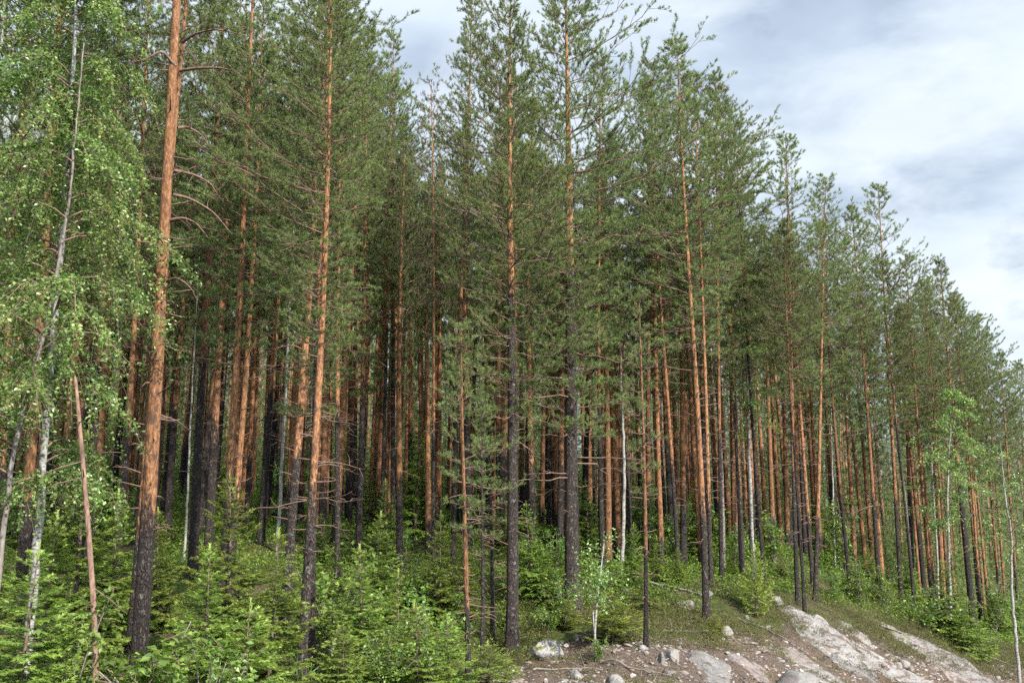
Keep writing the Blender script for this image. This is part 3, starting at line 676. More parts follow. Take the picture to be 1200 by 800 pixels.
# ------------------------------------------------------------------ spruces
def spruce_meshes(key, seed, H, rk=0.36, step=0.17, open_=0.0, mats=None, droop=0.25):
    rng = np.random.default_rng(seed); st = Acc(); cr = Acc()
    z = np.linspace(0, H, 14); wob = rng.normal(0, 0.012, (14, 2)); wob[0] = 0
    pts = np.column_stack([np.cumsum(wob, 0), z]); pts[0, 2] = -0.2
    tube(st, pts, np.linspace(0.014*H + 0.008, 0.005, 14), 7, 0, 0.5, True)
    O, Dv, S, L, T = [], [], [], [], []
    zz = 0.12 * rng.uniform(0.5, 1.5); az0 = 0
    while zz < H - 0.06:
        rem = H - zz; u = zz / H
        nb = rng.integers(4, 7); az0 += rng.uniform(0.4, 1.2)
        for j in range(nb):
            if rng.uniform() < open_: continue
            az = az0 + j * 6.283 / nb + rng.normal(0, 0.22)
            ln = (rk * rem ** 0.85 * rng.uniform(0.7, 1.15) + 0.05) * (0.75 if u < 0.08 else 1)
            d = np.array([math.cos(az), math.sin(az), 0]); up = 0.75 * u - 0.12 - droop * (1-u) + rng.normal(0, 0.06)
            s = np.linspace(0, 1, 6)
            b = np.array([np.interp(zz, z, pts[:, 0]), np.interp(zz, z, pts[:, 1]), zz + rng.normal(0, 0.03)])
            bp = b + d * (s*ln)[:, None] + np.array([0, 0, 1]) * (ln * (up * s + 0.16 * s**2.5 - 0.14*s*(1-s)))[:, None] + np.cumsum(rng.normal(0, 0.012*ln, (6, 3)), 0)
            tube(cr, bp, np.linspace(0.006 + 0.004*ln, 0.002, 6), 3, 0, 0.5)
            side = np.array([-d[1], d[0], 0])
            n = max(4, int(ln / 0.042))
            for q in range(n):
                f = 0.12 + 0.88 * (q + rng.uniform(0, 1)) / n; fi = f*5; i0 = min(4, int(fi)); p = bp[i0] + (bp[i0+1]-bp[i0])*(fi-i0)
                bd = nrm(bp[i0+1]-bp[i0]); sg = 1 if q % 2 else -1
                td = nrm(bd * rng.uniform(0.6, 1.0) + side * sg * rng.uniform(0.55, 1.0) + np.array([0, 0, rng.uniform(-0.38, 0.12) - 0.15*(1-u)]))
                tl = (0.32 * ln * (1.1 - 0.75*f) + 0.05) * rng.uniform(0.7, 1.2)
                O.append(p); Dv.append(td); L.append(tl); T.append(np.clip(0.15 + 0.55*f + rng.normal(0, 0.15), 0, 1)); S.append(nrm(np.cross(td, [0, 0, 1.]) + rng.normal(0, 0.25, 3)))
                if tl > 0.13:
                    for _ in range(int(tl / 0.07)):
                        t = rng.uniform(0.25, 0.9); p2 = p + td*tl*t; s2 = nrm(np.cross(td, [0, 0, 1.])) * rng.choice([-1, 1])
                        td2 = nrm(td + s2 * rng.uniform(0.5, 0.9) + np.array([0, 0, rng.uniform(-0.3, 0.05)]))
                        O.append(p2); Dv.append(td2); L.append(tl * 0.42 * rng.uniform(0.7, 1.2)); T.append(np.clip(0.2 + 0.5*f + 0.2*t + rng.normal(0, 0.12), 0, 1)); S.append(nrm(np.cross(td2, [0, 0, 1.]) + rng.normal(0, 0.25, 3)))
            O.append(bp[4]); Dv.append(bp[5]-bp[4]); L.append(0.22*ln + 0.05); T.append(0.9); S.append(side)
        zz += step * rng.uniform(0.7, 1.3) * (0.75 + 0.5 * (H / 3.5))
    O.append(pts[-2]); Dv.append(np.array([0, 0, 1.])); L.append(H - pts[-2][2] + 0.1); T.append(0.8); S.append(np.array([1., 0, 0]))
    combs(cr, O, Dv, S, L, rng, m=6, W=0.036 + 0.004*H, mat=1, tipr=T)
    mats = mats or [M['sprucebark'], M['spruce']]
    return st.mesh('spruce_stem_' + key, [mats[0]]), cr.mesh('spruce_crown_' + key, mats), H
SPR = {'a': spruce_meshes('a', 41, 4.2, droop=.4), 'b': spruce_meshes('b', 42, 3.4, rk=0.40, droop=.42), 'c': spruce_meshes('c', 43, 2.4, rk=0.45), 'd': spruce_meshes('d', 44, 3.0, open_=0.15, droop=0.35),
       'e': spruce_meshes('e', 45, 6.0, rk=0.30, open_=0.1, droop=0.35), 'f': spruce_meshes('f', 46, 1.4, rk=0.55, step=0.10)}
SPR['y'] = spruce_meshes('y', 47, 2.0, rk=0.42, step=0.13, open_=0.0, droop=-0.2, mats=[M['sprucebark'], M['young_pine']])
def put_spruce(var, x, y, H, label, group=None, name='spruce_tree', cat='young spruce', wide=1.0, rs=random):
    st, cr, h = SPR[var]; s = H / h
    e = empty(name, (x, y, g(x, y) - 0.03), label, cat, group); e.rotation_euler = (rs.gauss(0, .03), rs.gauss(0, .03), rs.uniform(0, 6.28))
    t = link('trunk', st, e); t.scale = (s, s, s); c = link('crown', cr, e); c.scale = (s*wide, s*wide, s)
    return e
def spruce_px(px, top, D, var, label, wide=1.0, **kw):
    p = P(px, top, D); H = max(0.8, p.z - g(p.x, D))
    return put_spruce(var, p.x, D, H, label, wide=wide, **kw)
SPRUCES = [
 (282,556,20.5,'a','tallest foreground spruce, bushy, under the smooth orange pine',1.15), (249,640,17.5,'b','spruce with upright leader tip in front of the tallest foreground spruce',1.1),
 (324,622,19,'b','drooping spruce against the orange pine at the spruce row end',1.15),
 (292,705,16.2,'c','low rounded spruce at the bottom edge in front of the tallest one',1.3), (192,596,24,'a','spruce peeping out right behind the thick orange trunk',1.0),
 (105,500,20,'e','tall drooping spruce right behind the leaning bare pole',1.2), (140,575,22,'a','spruce with hanging fronds between bare pole and thick orange trunk',1.1),
 (38,640,14,'b','bright spruce in the bottom left corner',1.3), (-8,560,17,'a','spruce cut by the left edge below the birch leaves',1.1),
 
 (62,600,19,'a','dense spruce behind the white birch stem',1.1),
 (428,640,22.5,'b','spruce with layered light green fronds right of the orange pair',1.25), (404,728,20,'c','small bright spruce at the foot of the orange pair',1.3),
 (470,668,24,'d','loose spruce in the dip between the orange pair and thin young pine',1.1), (492,705,21.5,'c','low spreading spruce left of the thin young pine',1.5),
 (528,722,22,'c','yellow-green spruce touching the thin young pine',1.4), (573,752,24,'f','knee-high spruce at the foot of the boulder pine',1.6),
 (622,588,34,'a','spruce with hanging fronds between the two broad pines',1.0),
 (516,600,32,'a','tall spruce behind the thin young pine',1.0), (489,486,42,'e','dark slim spruce deep in the wood below the dying pine',1.0),
 (455,560,38,'e','dark spruce at the feet of the sky gap pines',1.0), (648,640,33.5,'b','small spruce left of the thickest grey trunk',1.0),
 (545,610,33,'e','shady spruce behind the blackish young pines',1.0), (742,612,37,'a','fresh green spruce behind the birch sapling',1.0),
 (770,628,38,'b','spruce at the feet of the bright orange pine by the pole pine',1.1), (722,648,35,'b','spruce filling the gap behind the sapling stem',1.1),
 (1100,655,49,'a','spruce on the bank under the orange left-leaning pine',1.2), (1128,700,48.5,'c','low spruce at the upper edge of the rock wedge',1.4),
 (1060,640,53,'a','spruce between grey-stemmed and pointed pine right of the rocks',1.1), (980,610,52,'e','slim spruce behind the sparse leaning pine',1.0),
 (690,560,46,'e','dark spruce in the shade behind the thickest trunk',1.0), (380,600,36,'a','spruce in shade behind the orange pair',1.0), (815,560,48,'e','dark spruce behind the foremost heather bank pine',1.0),
 (640,665,35,'d','drooping spruce just above the mossy boulder',1.3), (752,655,34,'d','fresh spruce immediately behind the thin pole pine',1.3), (795,640,38,'a','spruce behind the heather between pole pine and bank pine',1.2),
 (690,650,37,'b','spruce in the gap right of the thickest trunk',1.3), (860,640,42,'b','spruce behind the grey twiggy dead trunk foot',1.2), (915,640,45,'a','spruce between yellow young pine and three close stems',1.1),
 (1018,640,50,'a','spruce filling the gap left of the pale-orange pine',1.2), (1165,690,57,'b','spruce in the right-hand pines behind the rock wedge tip',1.3), (350,640,28,'d','loose spruce in the shade between the orange pair stems',1.2),
 (600,690,31.5,'d','spruce hanging behind the foot of the broad dark pine',1.2), (440,600,31,'a','spruce on the slope above the layered spruce',1.2),
]
for px, top, D, var, lab, wide in SPRUCES: spruce_px(px, top, D, var, lab, wide)
spruce_px(884, 640, 36.8, 'y', 'yellow-green young pine standing alone on the heather bank', 0.8, name='young_pine', cat='young pine')
spruce_px(838, 720, 32.5, 'y', 'tiny yellow pine seedling at the foot of the heather bank pine', 1.4, name='young_pine', cat='young pine')
spruce_px(665, 700, 31.5, 'y', 'bushy yellow-green pine seedling beside the thickest trunk foot', 1.6, name='young_pine', cat='young pine')
spruce_px(716, 690, 29.5, 'y', 'wide yellow-green pine bush right of the birch sapling', 1.9, name='young_pine', cat='young pine')
rs = random.Random(9); cnt = 0
while cnt < 36:
    y = rs.uniform(30, 75); x = rs.uniform(-0.5*y, 0.55*y)
    if y < edge_y(x) + 3.5 or (x < -2 and rs.random() < .55): continue
    cnt += 1; px, _ = to_px(x, y, g(x, y)); ph = [p for a, b, p in ZONES if a <= px < b][0]
    put_spruce(rs.choice('aabde'), x, y, rs.uniform(1.4, 3.6), 'young spruce growing in the shade ' + ph, 'young spruces in the shade ' + ph, wide=rs.uniform(0.9, 1.2), rs=rs)

# ------------------------------------------------------------------ birches and broadleaf bushes
def birch_tree(px_pts, D, Hfull, r0, cs, rmax, nb, nsec, nleaf, seed, label, size=0.05, group=None, azlim=None, droop=0.5, matb='birch'):
    """px_pts: stem centre line from base up, as pixels at distance D; the last point is continued to Hfull"""
    rng = np.random.default_rng(seed)
    w = [np.array(P(x, y, D)) for x, y in px_pts]
    zg = g(w[0][0], D); B = np.array([w[0][0], D, zg]); pts = [np.zeros(3)]
    for q in w[1:]: pts.append(q - B)
    if pts[-1][2] < Hfull:
        d = nrm(pts[-1] - pts[-2]); d = nrm(d + np.array([0, 0, 0.6])); pts.append(pts[-1] + d * (Hfull - pts[-1][2]))
    pts = np.array(pts)
    zz = np.linspace(0, pts[-1][2], 40); line = np.column_stack([np.interp(zz, pts[:, 2], pts[:, 0]), np.interp(zz, pts[:, 2], pts[:, 1]), zz])
    for _ in range(6): line[1:-1] = (line[:-2] + 2*line[1:-1] + line[2:]) / 4
    line[1:-1, :2] += rng.normal(0, r0*0.18, (38, 2)); line[0, 2] = -0.3
    st = Acc(); tube(st, line, r0 * (1 - np.linspace(0, 1, 40)) ** 0.8 + 0.008, 10, 0, 0.5, True, wob=0.05)
    e = empty('birch_tree', tuple(B), label, 'birch', group)
    link('trunk', st.mesh('birch_trunk', [M[matb]]), e)
    cr = Acc(); LC, LR = [], []; H = pts[-1][2]
    for i in range(nb):
        u = (i + rng.uniform(0, 1)) / nb; z = H * (cs + (0.98 - cs) * u); k = z / H * 39; i0 = min(38, int(k)); b = line[i0] + (line[i0+1]-line[i0])*(k-i0)
        az = rng.uniform(*azlim) if azlim and rng.uniform() < 0.7 else rng.uniform(0, 6.28)
        ln = rmax * (min(1, (u+.25)/.5)) * (1 - u) ** 0.55 * rng.uniform(0.6, 1.15) + 0.25
        d = np.array([math.cos(az), math.sin(az), 0]); s = np.linspace(0, 1, 7)
        bp = b + d*(s*ln)[:, None] + np.array([0, 0, 1])*(ln*(0.75*s - (0.55+droop*0.5)*s**2.2))[:, None] + np.cumsum(rng.normal(0, 0.03*ln, (7, 3)), 0)*(s[:, None])
        tube(cr, bp, (0.008 + 0.009*ln)*(1-0.85*s), 4, 0, 0.5)
        for q in range(nsec):
            f = 0.2 + 0.8*(q + rng.uniform(0, 1))/nsec; fi = f*6; j = min(5, int(fi)); p = bp[j] + (bp[j+1]-bp[j])*(fi-j)
            td = nrm(d*rng.uniform(.1, 1) + np.array([-d[1], d[0], 0])*rng.uniform(-1, 1) + np.array([0, 0, rng.uniform(-.5, .5)])); tl = rng.uniform(.25, .7)*(0.5 + 0.5*min(1, ln))
            t = np.linspace(0, 1, 4); tp = p + td*(t*tl)[:, None] - np.array([0, 0, 1])*(droop*tl*t**2)[:, None]
            tube(cr, tp, [0.005, .004, .003, .002], 3, 0, 0.5)
            m = rng.poisson(nleaf); tt = rng.uniform(0.05, 1, m); 
            c = p + td*(tt*tl)[:, None] - np.array([0, 0, 1])*(droop*tl*tt**2)[:, None] + rng.normal(0, 0.042, (m, 3))
            LC.append(c); LR.append(np.clip(rng.normal(0.45, 0.22) + rng.normal(0, .2, m), 0, 1))
    leaves(cr, np.concatenate(LC), rng, size=size, mat=1, flat=0.35, r=np.concatenate(LR))
    link('crown', cr.mesh('birch_crown', [M['twig'], M['birch_leaf']]), e)
    return e
birch_tree([(33,760),(40,690),(50,540),(62,400),(78,220),(86,60)], 16.5, 15.5, .065, .20, 2.1, 76, 15, 31, 61, 'big leafy birch with white mottled trunk at the left edge', size=.056, droop=1.0)
birch_tree([(-2,680),(8,580),(20,500),(44,420),(66,330),(82,230),(92,120)], 15.6, 10.5, .042, .30, 1.6, 38, 11, 26, 62, 'slim dark spotted birch leaning right across the big white birch', matb='greywood', size=.056, droop=1.0)
birch_tree([(-26,760),(-22,500),(-12,250),(0,60)], 17.5, 14, .07, .36, 2.1, 44, 13, 26, 68, 'birch just beyond the left edge whose leaves hang into view')
birch_tree([(324,660),(334,470),(341,330),(346,225)], 36, 14.5, .06, .72, 1.0, 14, 6, 9, 63, 'slender white birch trunk right of the straight red-brown pine')
birch_tree([(729,655),(732,560),(727,420),(722,300)], 42, 14, .075, .70, 1.0, 16, 6, 9, 64, 'thin bright white birch behind the orange pines near the sapling')
birch_tree([(884,690),(880,600),(876,470),(876,370)], 41.5, 13.0, .085, .45, 1.9, 34, 9, 15, 65, 'grey slender birch with leafy crown above the yellow young pine', size=.075)
birch_tree([(1114,740),(1112,660),(1110,560),(1118,450)], 50, 11.6, .075, .40, 2.3, 44, 11, 16, 66, 'light green birch crown among the right-hand pines', size=.085)
birch_tree([(1192,768),(1185,690),(1186,620),(1178,590),(1176,560)], 47, 10.5, .075, .5, 1.7, 22, 8, 12, 67, 'crooked white birch stem at the right edge', size=.085)
birch_tree([(1101,735),(1098,640),(1093,570),(1090,480)], 54, 11, .06, .55, 1.6, 22, 8, 12, 69, 'second white birch stem left of the light green birch crown', size=.085)
birch_tree([(215,665),(219,600),(222,520),(226,440)], 33, 10, .035, .7, .9, 10, 5, 8, 70, 'whip-thin pale birch left of the stout dark-footed pine')
birch_tree([(980,690),(977,600),(973,480)], 50, 10.5, .05, .55, 1.2, 18, 7, 10, 73, 'thin white birch behind the leaning orange pine above the rocks', size=.08)
def sapling():
    rng = np.random.default_rng(71); b = hit(698, 771); D = b.y
    e = empty('birch_sapling', b, 'small birch sapling with pale forked stem on the bare bank', 'birch sapling')
    pts = [np.array(P(x, y, D)) - np.array(b) for x, y in ((698,775),(697,740),(700,700),(704,668),(708,636))]; pts[0][2] = -0.1
    st = Acc(); L = np.array(pts); tube(st, L, [.034,.03,.025,.018,.009], 8, 0, .5, True); 
    f = np.array([np.array(P(x, y, D)) - np.array(b) for x, y in ((698,752),(696,735),(695,716))]); tube(st, f, [.022,.019,.014], 6, 0, .5, True)
    link('trunk', st.mesh('sapling_trunk', [M['birch']]), e); cr = Acc(); LC = []
    for i in range(26):
        t = rng.uniform(0.45, 1); p = np.array([np.interp(t*4, range(5), L[:, k]) for k in range(3)]); d = nrm(rng.normal(0, 1, 3) * [1, 1, .3] + [0.1, 0, .5]); ln = rng.uniform(.35, 1.0)
        s = np.linspace(0, 1, 5); bp = p + d*(s*ln)[:, None] - np.array([0, 0, .25])*(s**2)[:, None]*ln
        tube(cr, bp, np.linspace(.01, .003, 5), 3, 0); 
        for k in range(4):
            j = rng.integers(1, 5); LC.append(bp[j] + rng.normal(0, .12, (rng.poisson(9), 3)))
    leaves(cr, np.concatenate(LC), rng, size=.062, mat=1); link('crown', cr.mesh('sapling_crown', [M['twig'], M['birch_leaf']]), e)
sapling()

def bush_meshes(key, seed, H, R, nst, nleaf, size):
    rng = np.random.default_rng(seed); st = Acc(); cr = Acc(); LC, LR = [], []
    for i in range(nst):
        az = rng.uniform(0, 6.28); ln = H * rng.uniform(.6, 1.05); out = R * rng.uniform(.2, 1); s = np.linspace(0, 1, 6)
        p = np.column_stack([math.cos(az)*out*s**1.4, math.sin(az)*out*s**1.4, ln*s]) + np.cumsum(rng.normal(0, .02*H, (6, 3)), 0)*s[:, None]; p[0, 2] = -.05
        tube(st, p, np.linspace(.012, .004, 6)*(.6 + H*.35), 5, 0)
        for k in range(9):
            f = rng.uniform(.25, 1); j = min(4, int(f*5)); q = p[j] + (p[j+1]-p[j])*(f*5-j); d = nrm(rng.normal(0, 1, 3) + [0, 0, .4]); tl = rng.uniform(.15, .4)*H*.5
            tube(cr, [q, q + d*tl], [.005, .002], 3, 0)
            m = rng.poisson(nleaf); LC.append(q + d*(rng.uniform(.1, 1.1, m)*tl)[:, None] + rng.normal(0, .05*H**.5, (m, 3))); LR.append(np.clip(rng.normal(.5, .22) + rng.normal(0, .18, m), 0, 1))
    leaves(cr, np.concatenate(LC), rng, size=size, mat=1, r=np.concatenate(LR), flat=.6)
    return st.mesh('bush_stems_' + key, [M['greywood']]), cr.mesh('bush_foliage_' + key, [M['twig'], M['bush_leaf']]), H
BUSH = {'a': bush_meshes('a', 81, 1.6, .8, 9, 12, .075), 'b': bush_meshes('b', 82, 2.6, .9, 10, 13, .085), 'c': bush_meshes('c', 83, .8, .6, 12, 9, .055)}
def put_bush(var, x, y, H, label, group=None, w=1.0, rs=random):
    st, cr, h = BUSH[var]; s = H / h
    e = empty('broadleaf_bush', (x, y, g(x, y) - .02), label, 'bush', group); e.rotation_euler = (0, 0, rs.uniform(0, 6.28))
    t = link('stem', st, e); c = link('foliage', cr, e); t.scale = (s*w, s*w, s); c.scale = (s*w, s*w, s)
for px, top, D, var, w, lab in [
 (186,735,15.5,'c',1.3,'low broadleaf bush between the thick orange trunk and the spruces'), (246,742,14.8,'a',1.0,'bright bush at the bottom edge in front of the spruces'), (452,735,21,'a',1.1,'fresh green rowan bush left of the thin young pine'), (90,700,15,'a',1.0,'light leafy bush at the foot of the leaning bare pole'),
 (392,645,25,'a',1.2,'whitish-green leafy bush right of the orange pair'), (412,690,27,'c',1.3,'low leafy bush behind the layered spruce'), (485,650,33,'a',1.2,'leafy bush below the sky gap pines'),
 (505,690,23.5,'a',1.0,'yellow-green rowan bush beside the thin young pine'), (660,668,32,'a',.9,'leafy bush clinging to the thickest trunk'), (642,712,31,'c',1.4,'dark leafy bush above the mossy boulder'),
 (748,570,46,'b',1.2,'leafy bush behind the thin pole pine'), (790,600,44,'b',1.3,'tall leafy bush right of the bright orange pine'), (858,610,44,'b',1.2,'leafy bush behind the heather bank'),
 (905,600,47,'b',1.4,'bright leafy bush left of three close stems'), (928,650,44,'b',1.2,'leafy bush at the feet of three close stems'), (975,668,44,'b',1.3,'light green bush on the rock slope edge below the sparse pine'),
 (1005,655,46,'b',1.3,'round leafy bush on the rock slope edge between sparse and pale-orange pine'), (1035,660,47,'b',1.2,'leafy bush at the foot of the pale-orange pine'), (1078,690,47.5,'a',1.3,'low leafy bush left of the bank spruce'),
 (1160,680,56,'b',1.4,'leafy bush behind the stout leaning pine foot'), (1185,690,58,'b',1.4,'leafy bush behind the crooked white birch'), (1160,740,51,'a',1.2,'small leafy bush above the rock wedge tip'), (700,745,27.2,'c',.7,'sprouting leaves at the sapling foot'),
 (985,582,49,'b',.8,'leafy aspen-like bush halfway up behind the leaning orange pine')]:
    p = P(px, top, D); put_bush(var, p.x, D, max(.5, p.z - g(p.x, D)), lab, w=w)
rb = random.Random(19); cnt = 0
while cnt < 64:
    y = rb.uniform(27, 70); x = rb.uniform(-.5*y, .56*y)
    if y < edge_y(x) + 1.5 or (x < 0 and y < 29): continue
    cnt += 1; px, _ = to_px(x, y, g(x, y)); ph = [p for a, b, p in ZONES if a <= px < b][0]
    put_bush(rb.choice('abbc'), x, y, rb.uniform(.7, 2.4), 'leafy undergrowth bush in the shade ' + ph, 'undergrowth bushes ' + ph, w=rb.uniform(.9, 1.5), rs=rb)

# ------------------------------------------------------------------ bare poles and snags
def snag(px_pts, D, r0, mat, label, name, stubs=12, cat='dead trunk', seed=1):
    rng = np.random.default_rng(seed); w = [np.array(P(x, y, D)) for x, y in px_pts]; zg = g(w[0][0], D); B = np.array([w[0][0], D, zg])
    pts = np.array([q - B for q in w]); pts[0] = [0, 0, -.3]
    z = np.linspace(0, 1, 24); line = np.column_stack([np.interp(z*(len(pts)-1), range(len(pts)), pts[:, k]) for k in range(3)])
    for _ in range(4): line[1:-1] = (line[:-2] + 2*line[1:-1] + line[2:]) / 4
    e = empty(name, tuple(B), label, cat); a = Acc(); tube(a, line, np.concatenate([np.linspace(r0, r0*.5, 23), [r0*.12]]), 9, 0, .5, True, wob=.06)
    link('trunk', a.mesh(name + '_trunk', [M[mat]]), e)
    for i in range(stubs):
        s = Acc(); t = rng.uniform(.3, .98); p = line[int(t*23)]; d = nrm(rng.normal(0, 1, 3) + [0, 0, .1]); ln = rng.uniform(.15, .6)*(1.5 if r0 < .06 else 1)
        tube(s, [p, p + d*ln*.6, p + d*ln + rng.normal(0, .05, 3)], [r0*.22, r0*.15, .003], 4, 0); link('branch_stub', s.mesh('branch_stub', [M['deadwood']]), e)
    return e
snag([(117,820),(112,740),(105,640),(97,540),(91,474),(88,440)], 15.2, .05, 'polebark', 'bare reddish pole leaning left in front of the spruces', 'bare_pole', 6, seed=5)
snag([(848,660),(846,560),(842,470),(838,420)], 44, .09, 'greywood', 'grey twiggy dead trunk behind the heather bank pine', 'dead_trunk', 30, seed=7)
snag([(1072,720),(1062,600),(1050,500),(1044,440)], 50, .09, 'greywood', 'leaning grey dead trunk beside the pointed skyline pine', 'dead_trunk', 12, seed=8)
snag([(868,668),(866,600),(862,500),(860,450)], 42, .08, 'darkbark', 'dark twiggy dead trunk left of the grey slender birch', 'dead_trunk', 30, seed=9)

def fallen(px, py, ln, yaw, r0, label, seed, mat='greywood'):
    rng = np.random.default_rng(seed); b = hit(px, py); a = Acc(); t = np.linspace(-.5, .5, 14)
    x = b.x + t*ln*math.cos(yaw); y = b.y + t*ln*math.sin(yaw); z = G(x, y); z = np.maximum(z, np.linspace(z[0], z[-1], 14)) + r0*.8 + .03
    pts = np.column_stack([x, y, z]) - np.array(b) + rng.normal(0, .012, (14, 3))
    tube(a, pts, np.linspace(r0, r0*.4, 14), 8, 0, .5, True, wob=.08)
    for k in range(int(ln*3)):
        p = pts[rng.integers(2, 13)]; d = nrm(rng.normal(0, 1, 3) + [0, 0, .5]); e = p + d*rng.uniform(.1, .5)
        tube(a, [p, (p+e)/2 + rng.normal(0, .03, 3), e], [r0*.3, r0*.2, .003], 4, 0)
    o = link('fallen_branch', a.mesh('fallen_branch', [M[mat]])); o.location = b; o['label'] = label; o['category'] = 'fallen branch'
fallen(470, 640, 3.0, .5, .08, 'old dark stem lying on the forest floor above the layered spruce', 7, 'darkbark')
fallen(790, 690, 2.6, -.3, .05, 'grey fallen stem lying in the bushes behind the foremost bank pine', 8)
fallen(1060, 745, 2.4, .35, .045, 'bleached fallen branch lying on the heather between the rock slabs', 9)
fallen(660, 788, 1.6, .3, .025, 'dry fallen branch on the bare soil below the mossy boulder', 1)
fallen(745, 790, 1.9, -.5, .03, 'bent dead branch on the bare soil right of the birch sapling', 2)
fallen(905, 745, 2.2, -.25, .035, 'grey fallen branch lying above the long bedrock hump', 3)
fallen(800, 742, 1.8, .7, .03, 'fallen branch half hidden in heather between pole pine and bank pine', 4)
fallen(1165, 775, 2.6, -.4, .04, 'grey fallen branch beside the tip of the rock wedge', 5)
fallen(690, 690, 3.2, .2, .07, 'old fallen stem lying in the green cover behind the birch sapling', 6, 'darkbark')

# ------------------------------------------------------------------ rocks
def rock_mesh(name, seed, mat, sub=4, flat=1.0, rough=0.22, cuts=5):
    bm = bmesh.new(); bmesh.ops.create_icosphere(bm, subdivisions=sub, radius=1.0); r = random.Random(seed); off = Vector((r.uniform(0, 99), r.uniform(0, 99), r.uniform(0, 99)))
    planes = []
    for i in range(cuts):
        n = Vector((r.gauss(0, 1), r.gauss(0, 1), abs(r.gauss(0, .6)))).normalized(); planes.append((n, r.uniform(.55, .85)))
    for v in bm.verts:
        p = v.co.copy(); k = 1 + rough*1.2*mnoise.noise(p*1.1 + off) + rough*.7*mnoise.noise(p*2.7 + off) + rough*.28*mnoise.noise(p*7 + off)
        p = p * k
        for n, d in planes:
            q = p.dot(n)
            if q > d: p -= n * (q - d) * .88
        v.co = p + p.normalized() * .05*rough*mnoise.noise(p*16 + off)
    for f in bm.faces: f.smooth = True
    me = bpy.data.meshes.new(name); bm.to_mesh(me); bm.free(); me.materials.append(M[mat]); return me
def put_rock(px, py, wpx, hpx, depth, mat, label, seed, name='boulder', cat='boulder', rot=0.0, sink=.35, tilt=0.0, group=None, sub=4, rough=.22, cuts=5, yaw=0.0):
    p = hit(px, py); sc = p.y / F
    o = link(name, rock_mesh(name, seed, mat, sub, rough=rough, cuts=cuts)); hw = wpx*sc/2; hh = hpx*sc
    o.scale = (hw, depth, hh); o.rotation_euler = (rad(tilt), rad(rot), rad(yaw)); o.location = (p.x, p.y + depth*.4, p.z + hh*(.35 - sink))
    o['label'] = label; o['category'] = cat
    if group: o['group'] = group
    return o
def bedrock(px, py, wpx, lift, depth, mat, label, seed, skew=0.0):
    """a hump of bedrock breaking through the soil: its rim dips under the ground sheet"""
    c = hit(px, py); a = wpx * c.y / F / 2; b = depth; nu, nv = 110, 56
    u, v = np.meshgrid(np.linspace(-1.2, 1.2, nu), np.linspace(-1.25, 1.25, nv))
    X = c.x + a*u; Y = c.y + b*v + skew*a*u
    zt = G(X, Y)
    k = np.ones(7)/7
    for ax in (0, 1): zt = np.apply_along_axis(lambda r: np.convolve(np.pad(r, 3, mode='edge'), k, 'valid'), ax, zt)
    rn = _vn(u*1.6 + seed*3.1, v*1.6 + seed, seed)*.55 + _vn(u*4 + seed, v*4 + 7, seed + 1)*.28 + _vn(u*11, v*9, seed + 2)*.12
    r = np.sqrt(u**2 + v**2) + rn
    body = np.clip((1 - r) / .55, 0, 1); body = body*body*(3 - 2*body)
    face = .30 + .70*np.clip((v + 1)/1.55, 0, 1)              # rises to the back, so that a long face looks at the road
    stria = _vn(u*2.2 + seed, v*9 + u*1.5, seed + 5); led = np.round((v*1.6 + stria*1.1)*2.2)/2.2 - v*1.6
    h = lift*(body*face + (.26*body*led + .14*body*stria)*1.2 + .08*_vn(u*26, v*18, seed + 8)*body) - .22*np.clip((r - .78)/.3, 0, 1) - .03
    V = np.stack([X - c.x, Y - c.y, zt + h - c.z], -1).reshape(-1, 3)
    i = (np.arange(nv-1)[:, None]*nu + np.arange(nu-1)[None]).ravel()
    Fc = np.concatenate([np.stack([i, i+1, i+nu+1], 1), np.stack([i, i+nu+1, i+nu], 1)])
    acc = Acc(); acc.add(V, Fc, 0, .5, True)
    o = link('bedrock_outcrop', acc.mesh('bedrock_outcrop', [M[mat]])); o.location = c; o['label'] = label; o['category'] = 'bedrock'
    return o
bedrock(972,757,98,0.22,2.2,'bedrock','long pale bedrock hump below the three close stems',2, -.30)
bedrock(1120,783,112,0.29,1.8,'bedrock','smooth pale rock wedge sloping down at the right',3, -.28)
bedrock(1050,790,170,0.17,1.8,'bedrock','longest low bedrock ridge running along the slope',4, -.25)
bedrock(1150,803,110,0.14,1.6,'bedrock_pink','brownish low ridge below the smooth rock wedge',5, -.3)
bedrock(836,793,62,0.15,1.8,'bedrock','pale slab at the bottom edge below the heather bank pine',7, -.1)
bedrock(876,782,58,0.14,1.2,'bedrock_pink','pinkish rock slab left of the pale bedrock hump',8)
bedrock(1004,741,46,0.14,1.0,'rock_dark','dark rock step right of the grey tilted boulder',16, -.4)
bedrock(1000,783,72,0.12,1.2,'bedrock','flat pale sheet below the long bedrock hump',18, -.4)
bedrock(938,773,52,0.10,1.1,'bedrock_pink','low pinkish sheet under the left end of the bedrock hump',19, -.4)
bedrock(975,798,90,0.14,1.3,'bedrock','pale bedrock tongue on the bottom edge right of the rounded boulder',20, -.4)
bedrock(1078,762,60,0.12,1.4,'rock_dark','grey bedrock rib above the left end of the rock wedge',21, -.4)
put_rock(643,768,42,19,.5,'rock_moss','rounded grey boulder with mossy top beside the broad dark pine',1, sink=.12, rough=.3, cuts=9)
put_rock(934,806,50,18,.8,'rock','rounded white-grey boulder at the bottom edge below the bedrock hump',6, sink=.22, rough=.28, cuts=8)
put_rock(962,734,30,14,.5,'rock_dark','grey tilted boulder at the top edge of the rock slope',9, rot=28, sink=.25, cuts=9)
put_rock(908,706,26,9,.6,'rock_dark','mossy stone at the crest right of the yellow young pine',10, sink=.3, cuts=8)
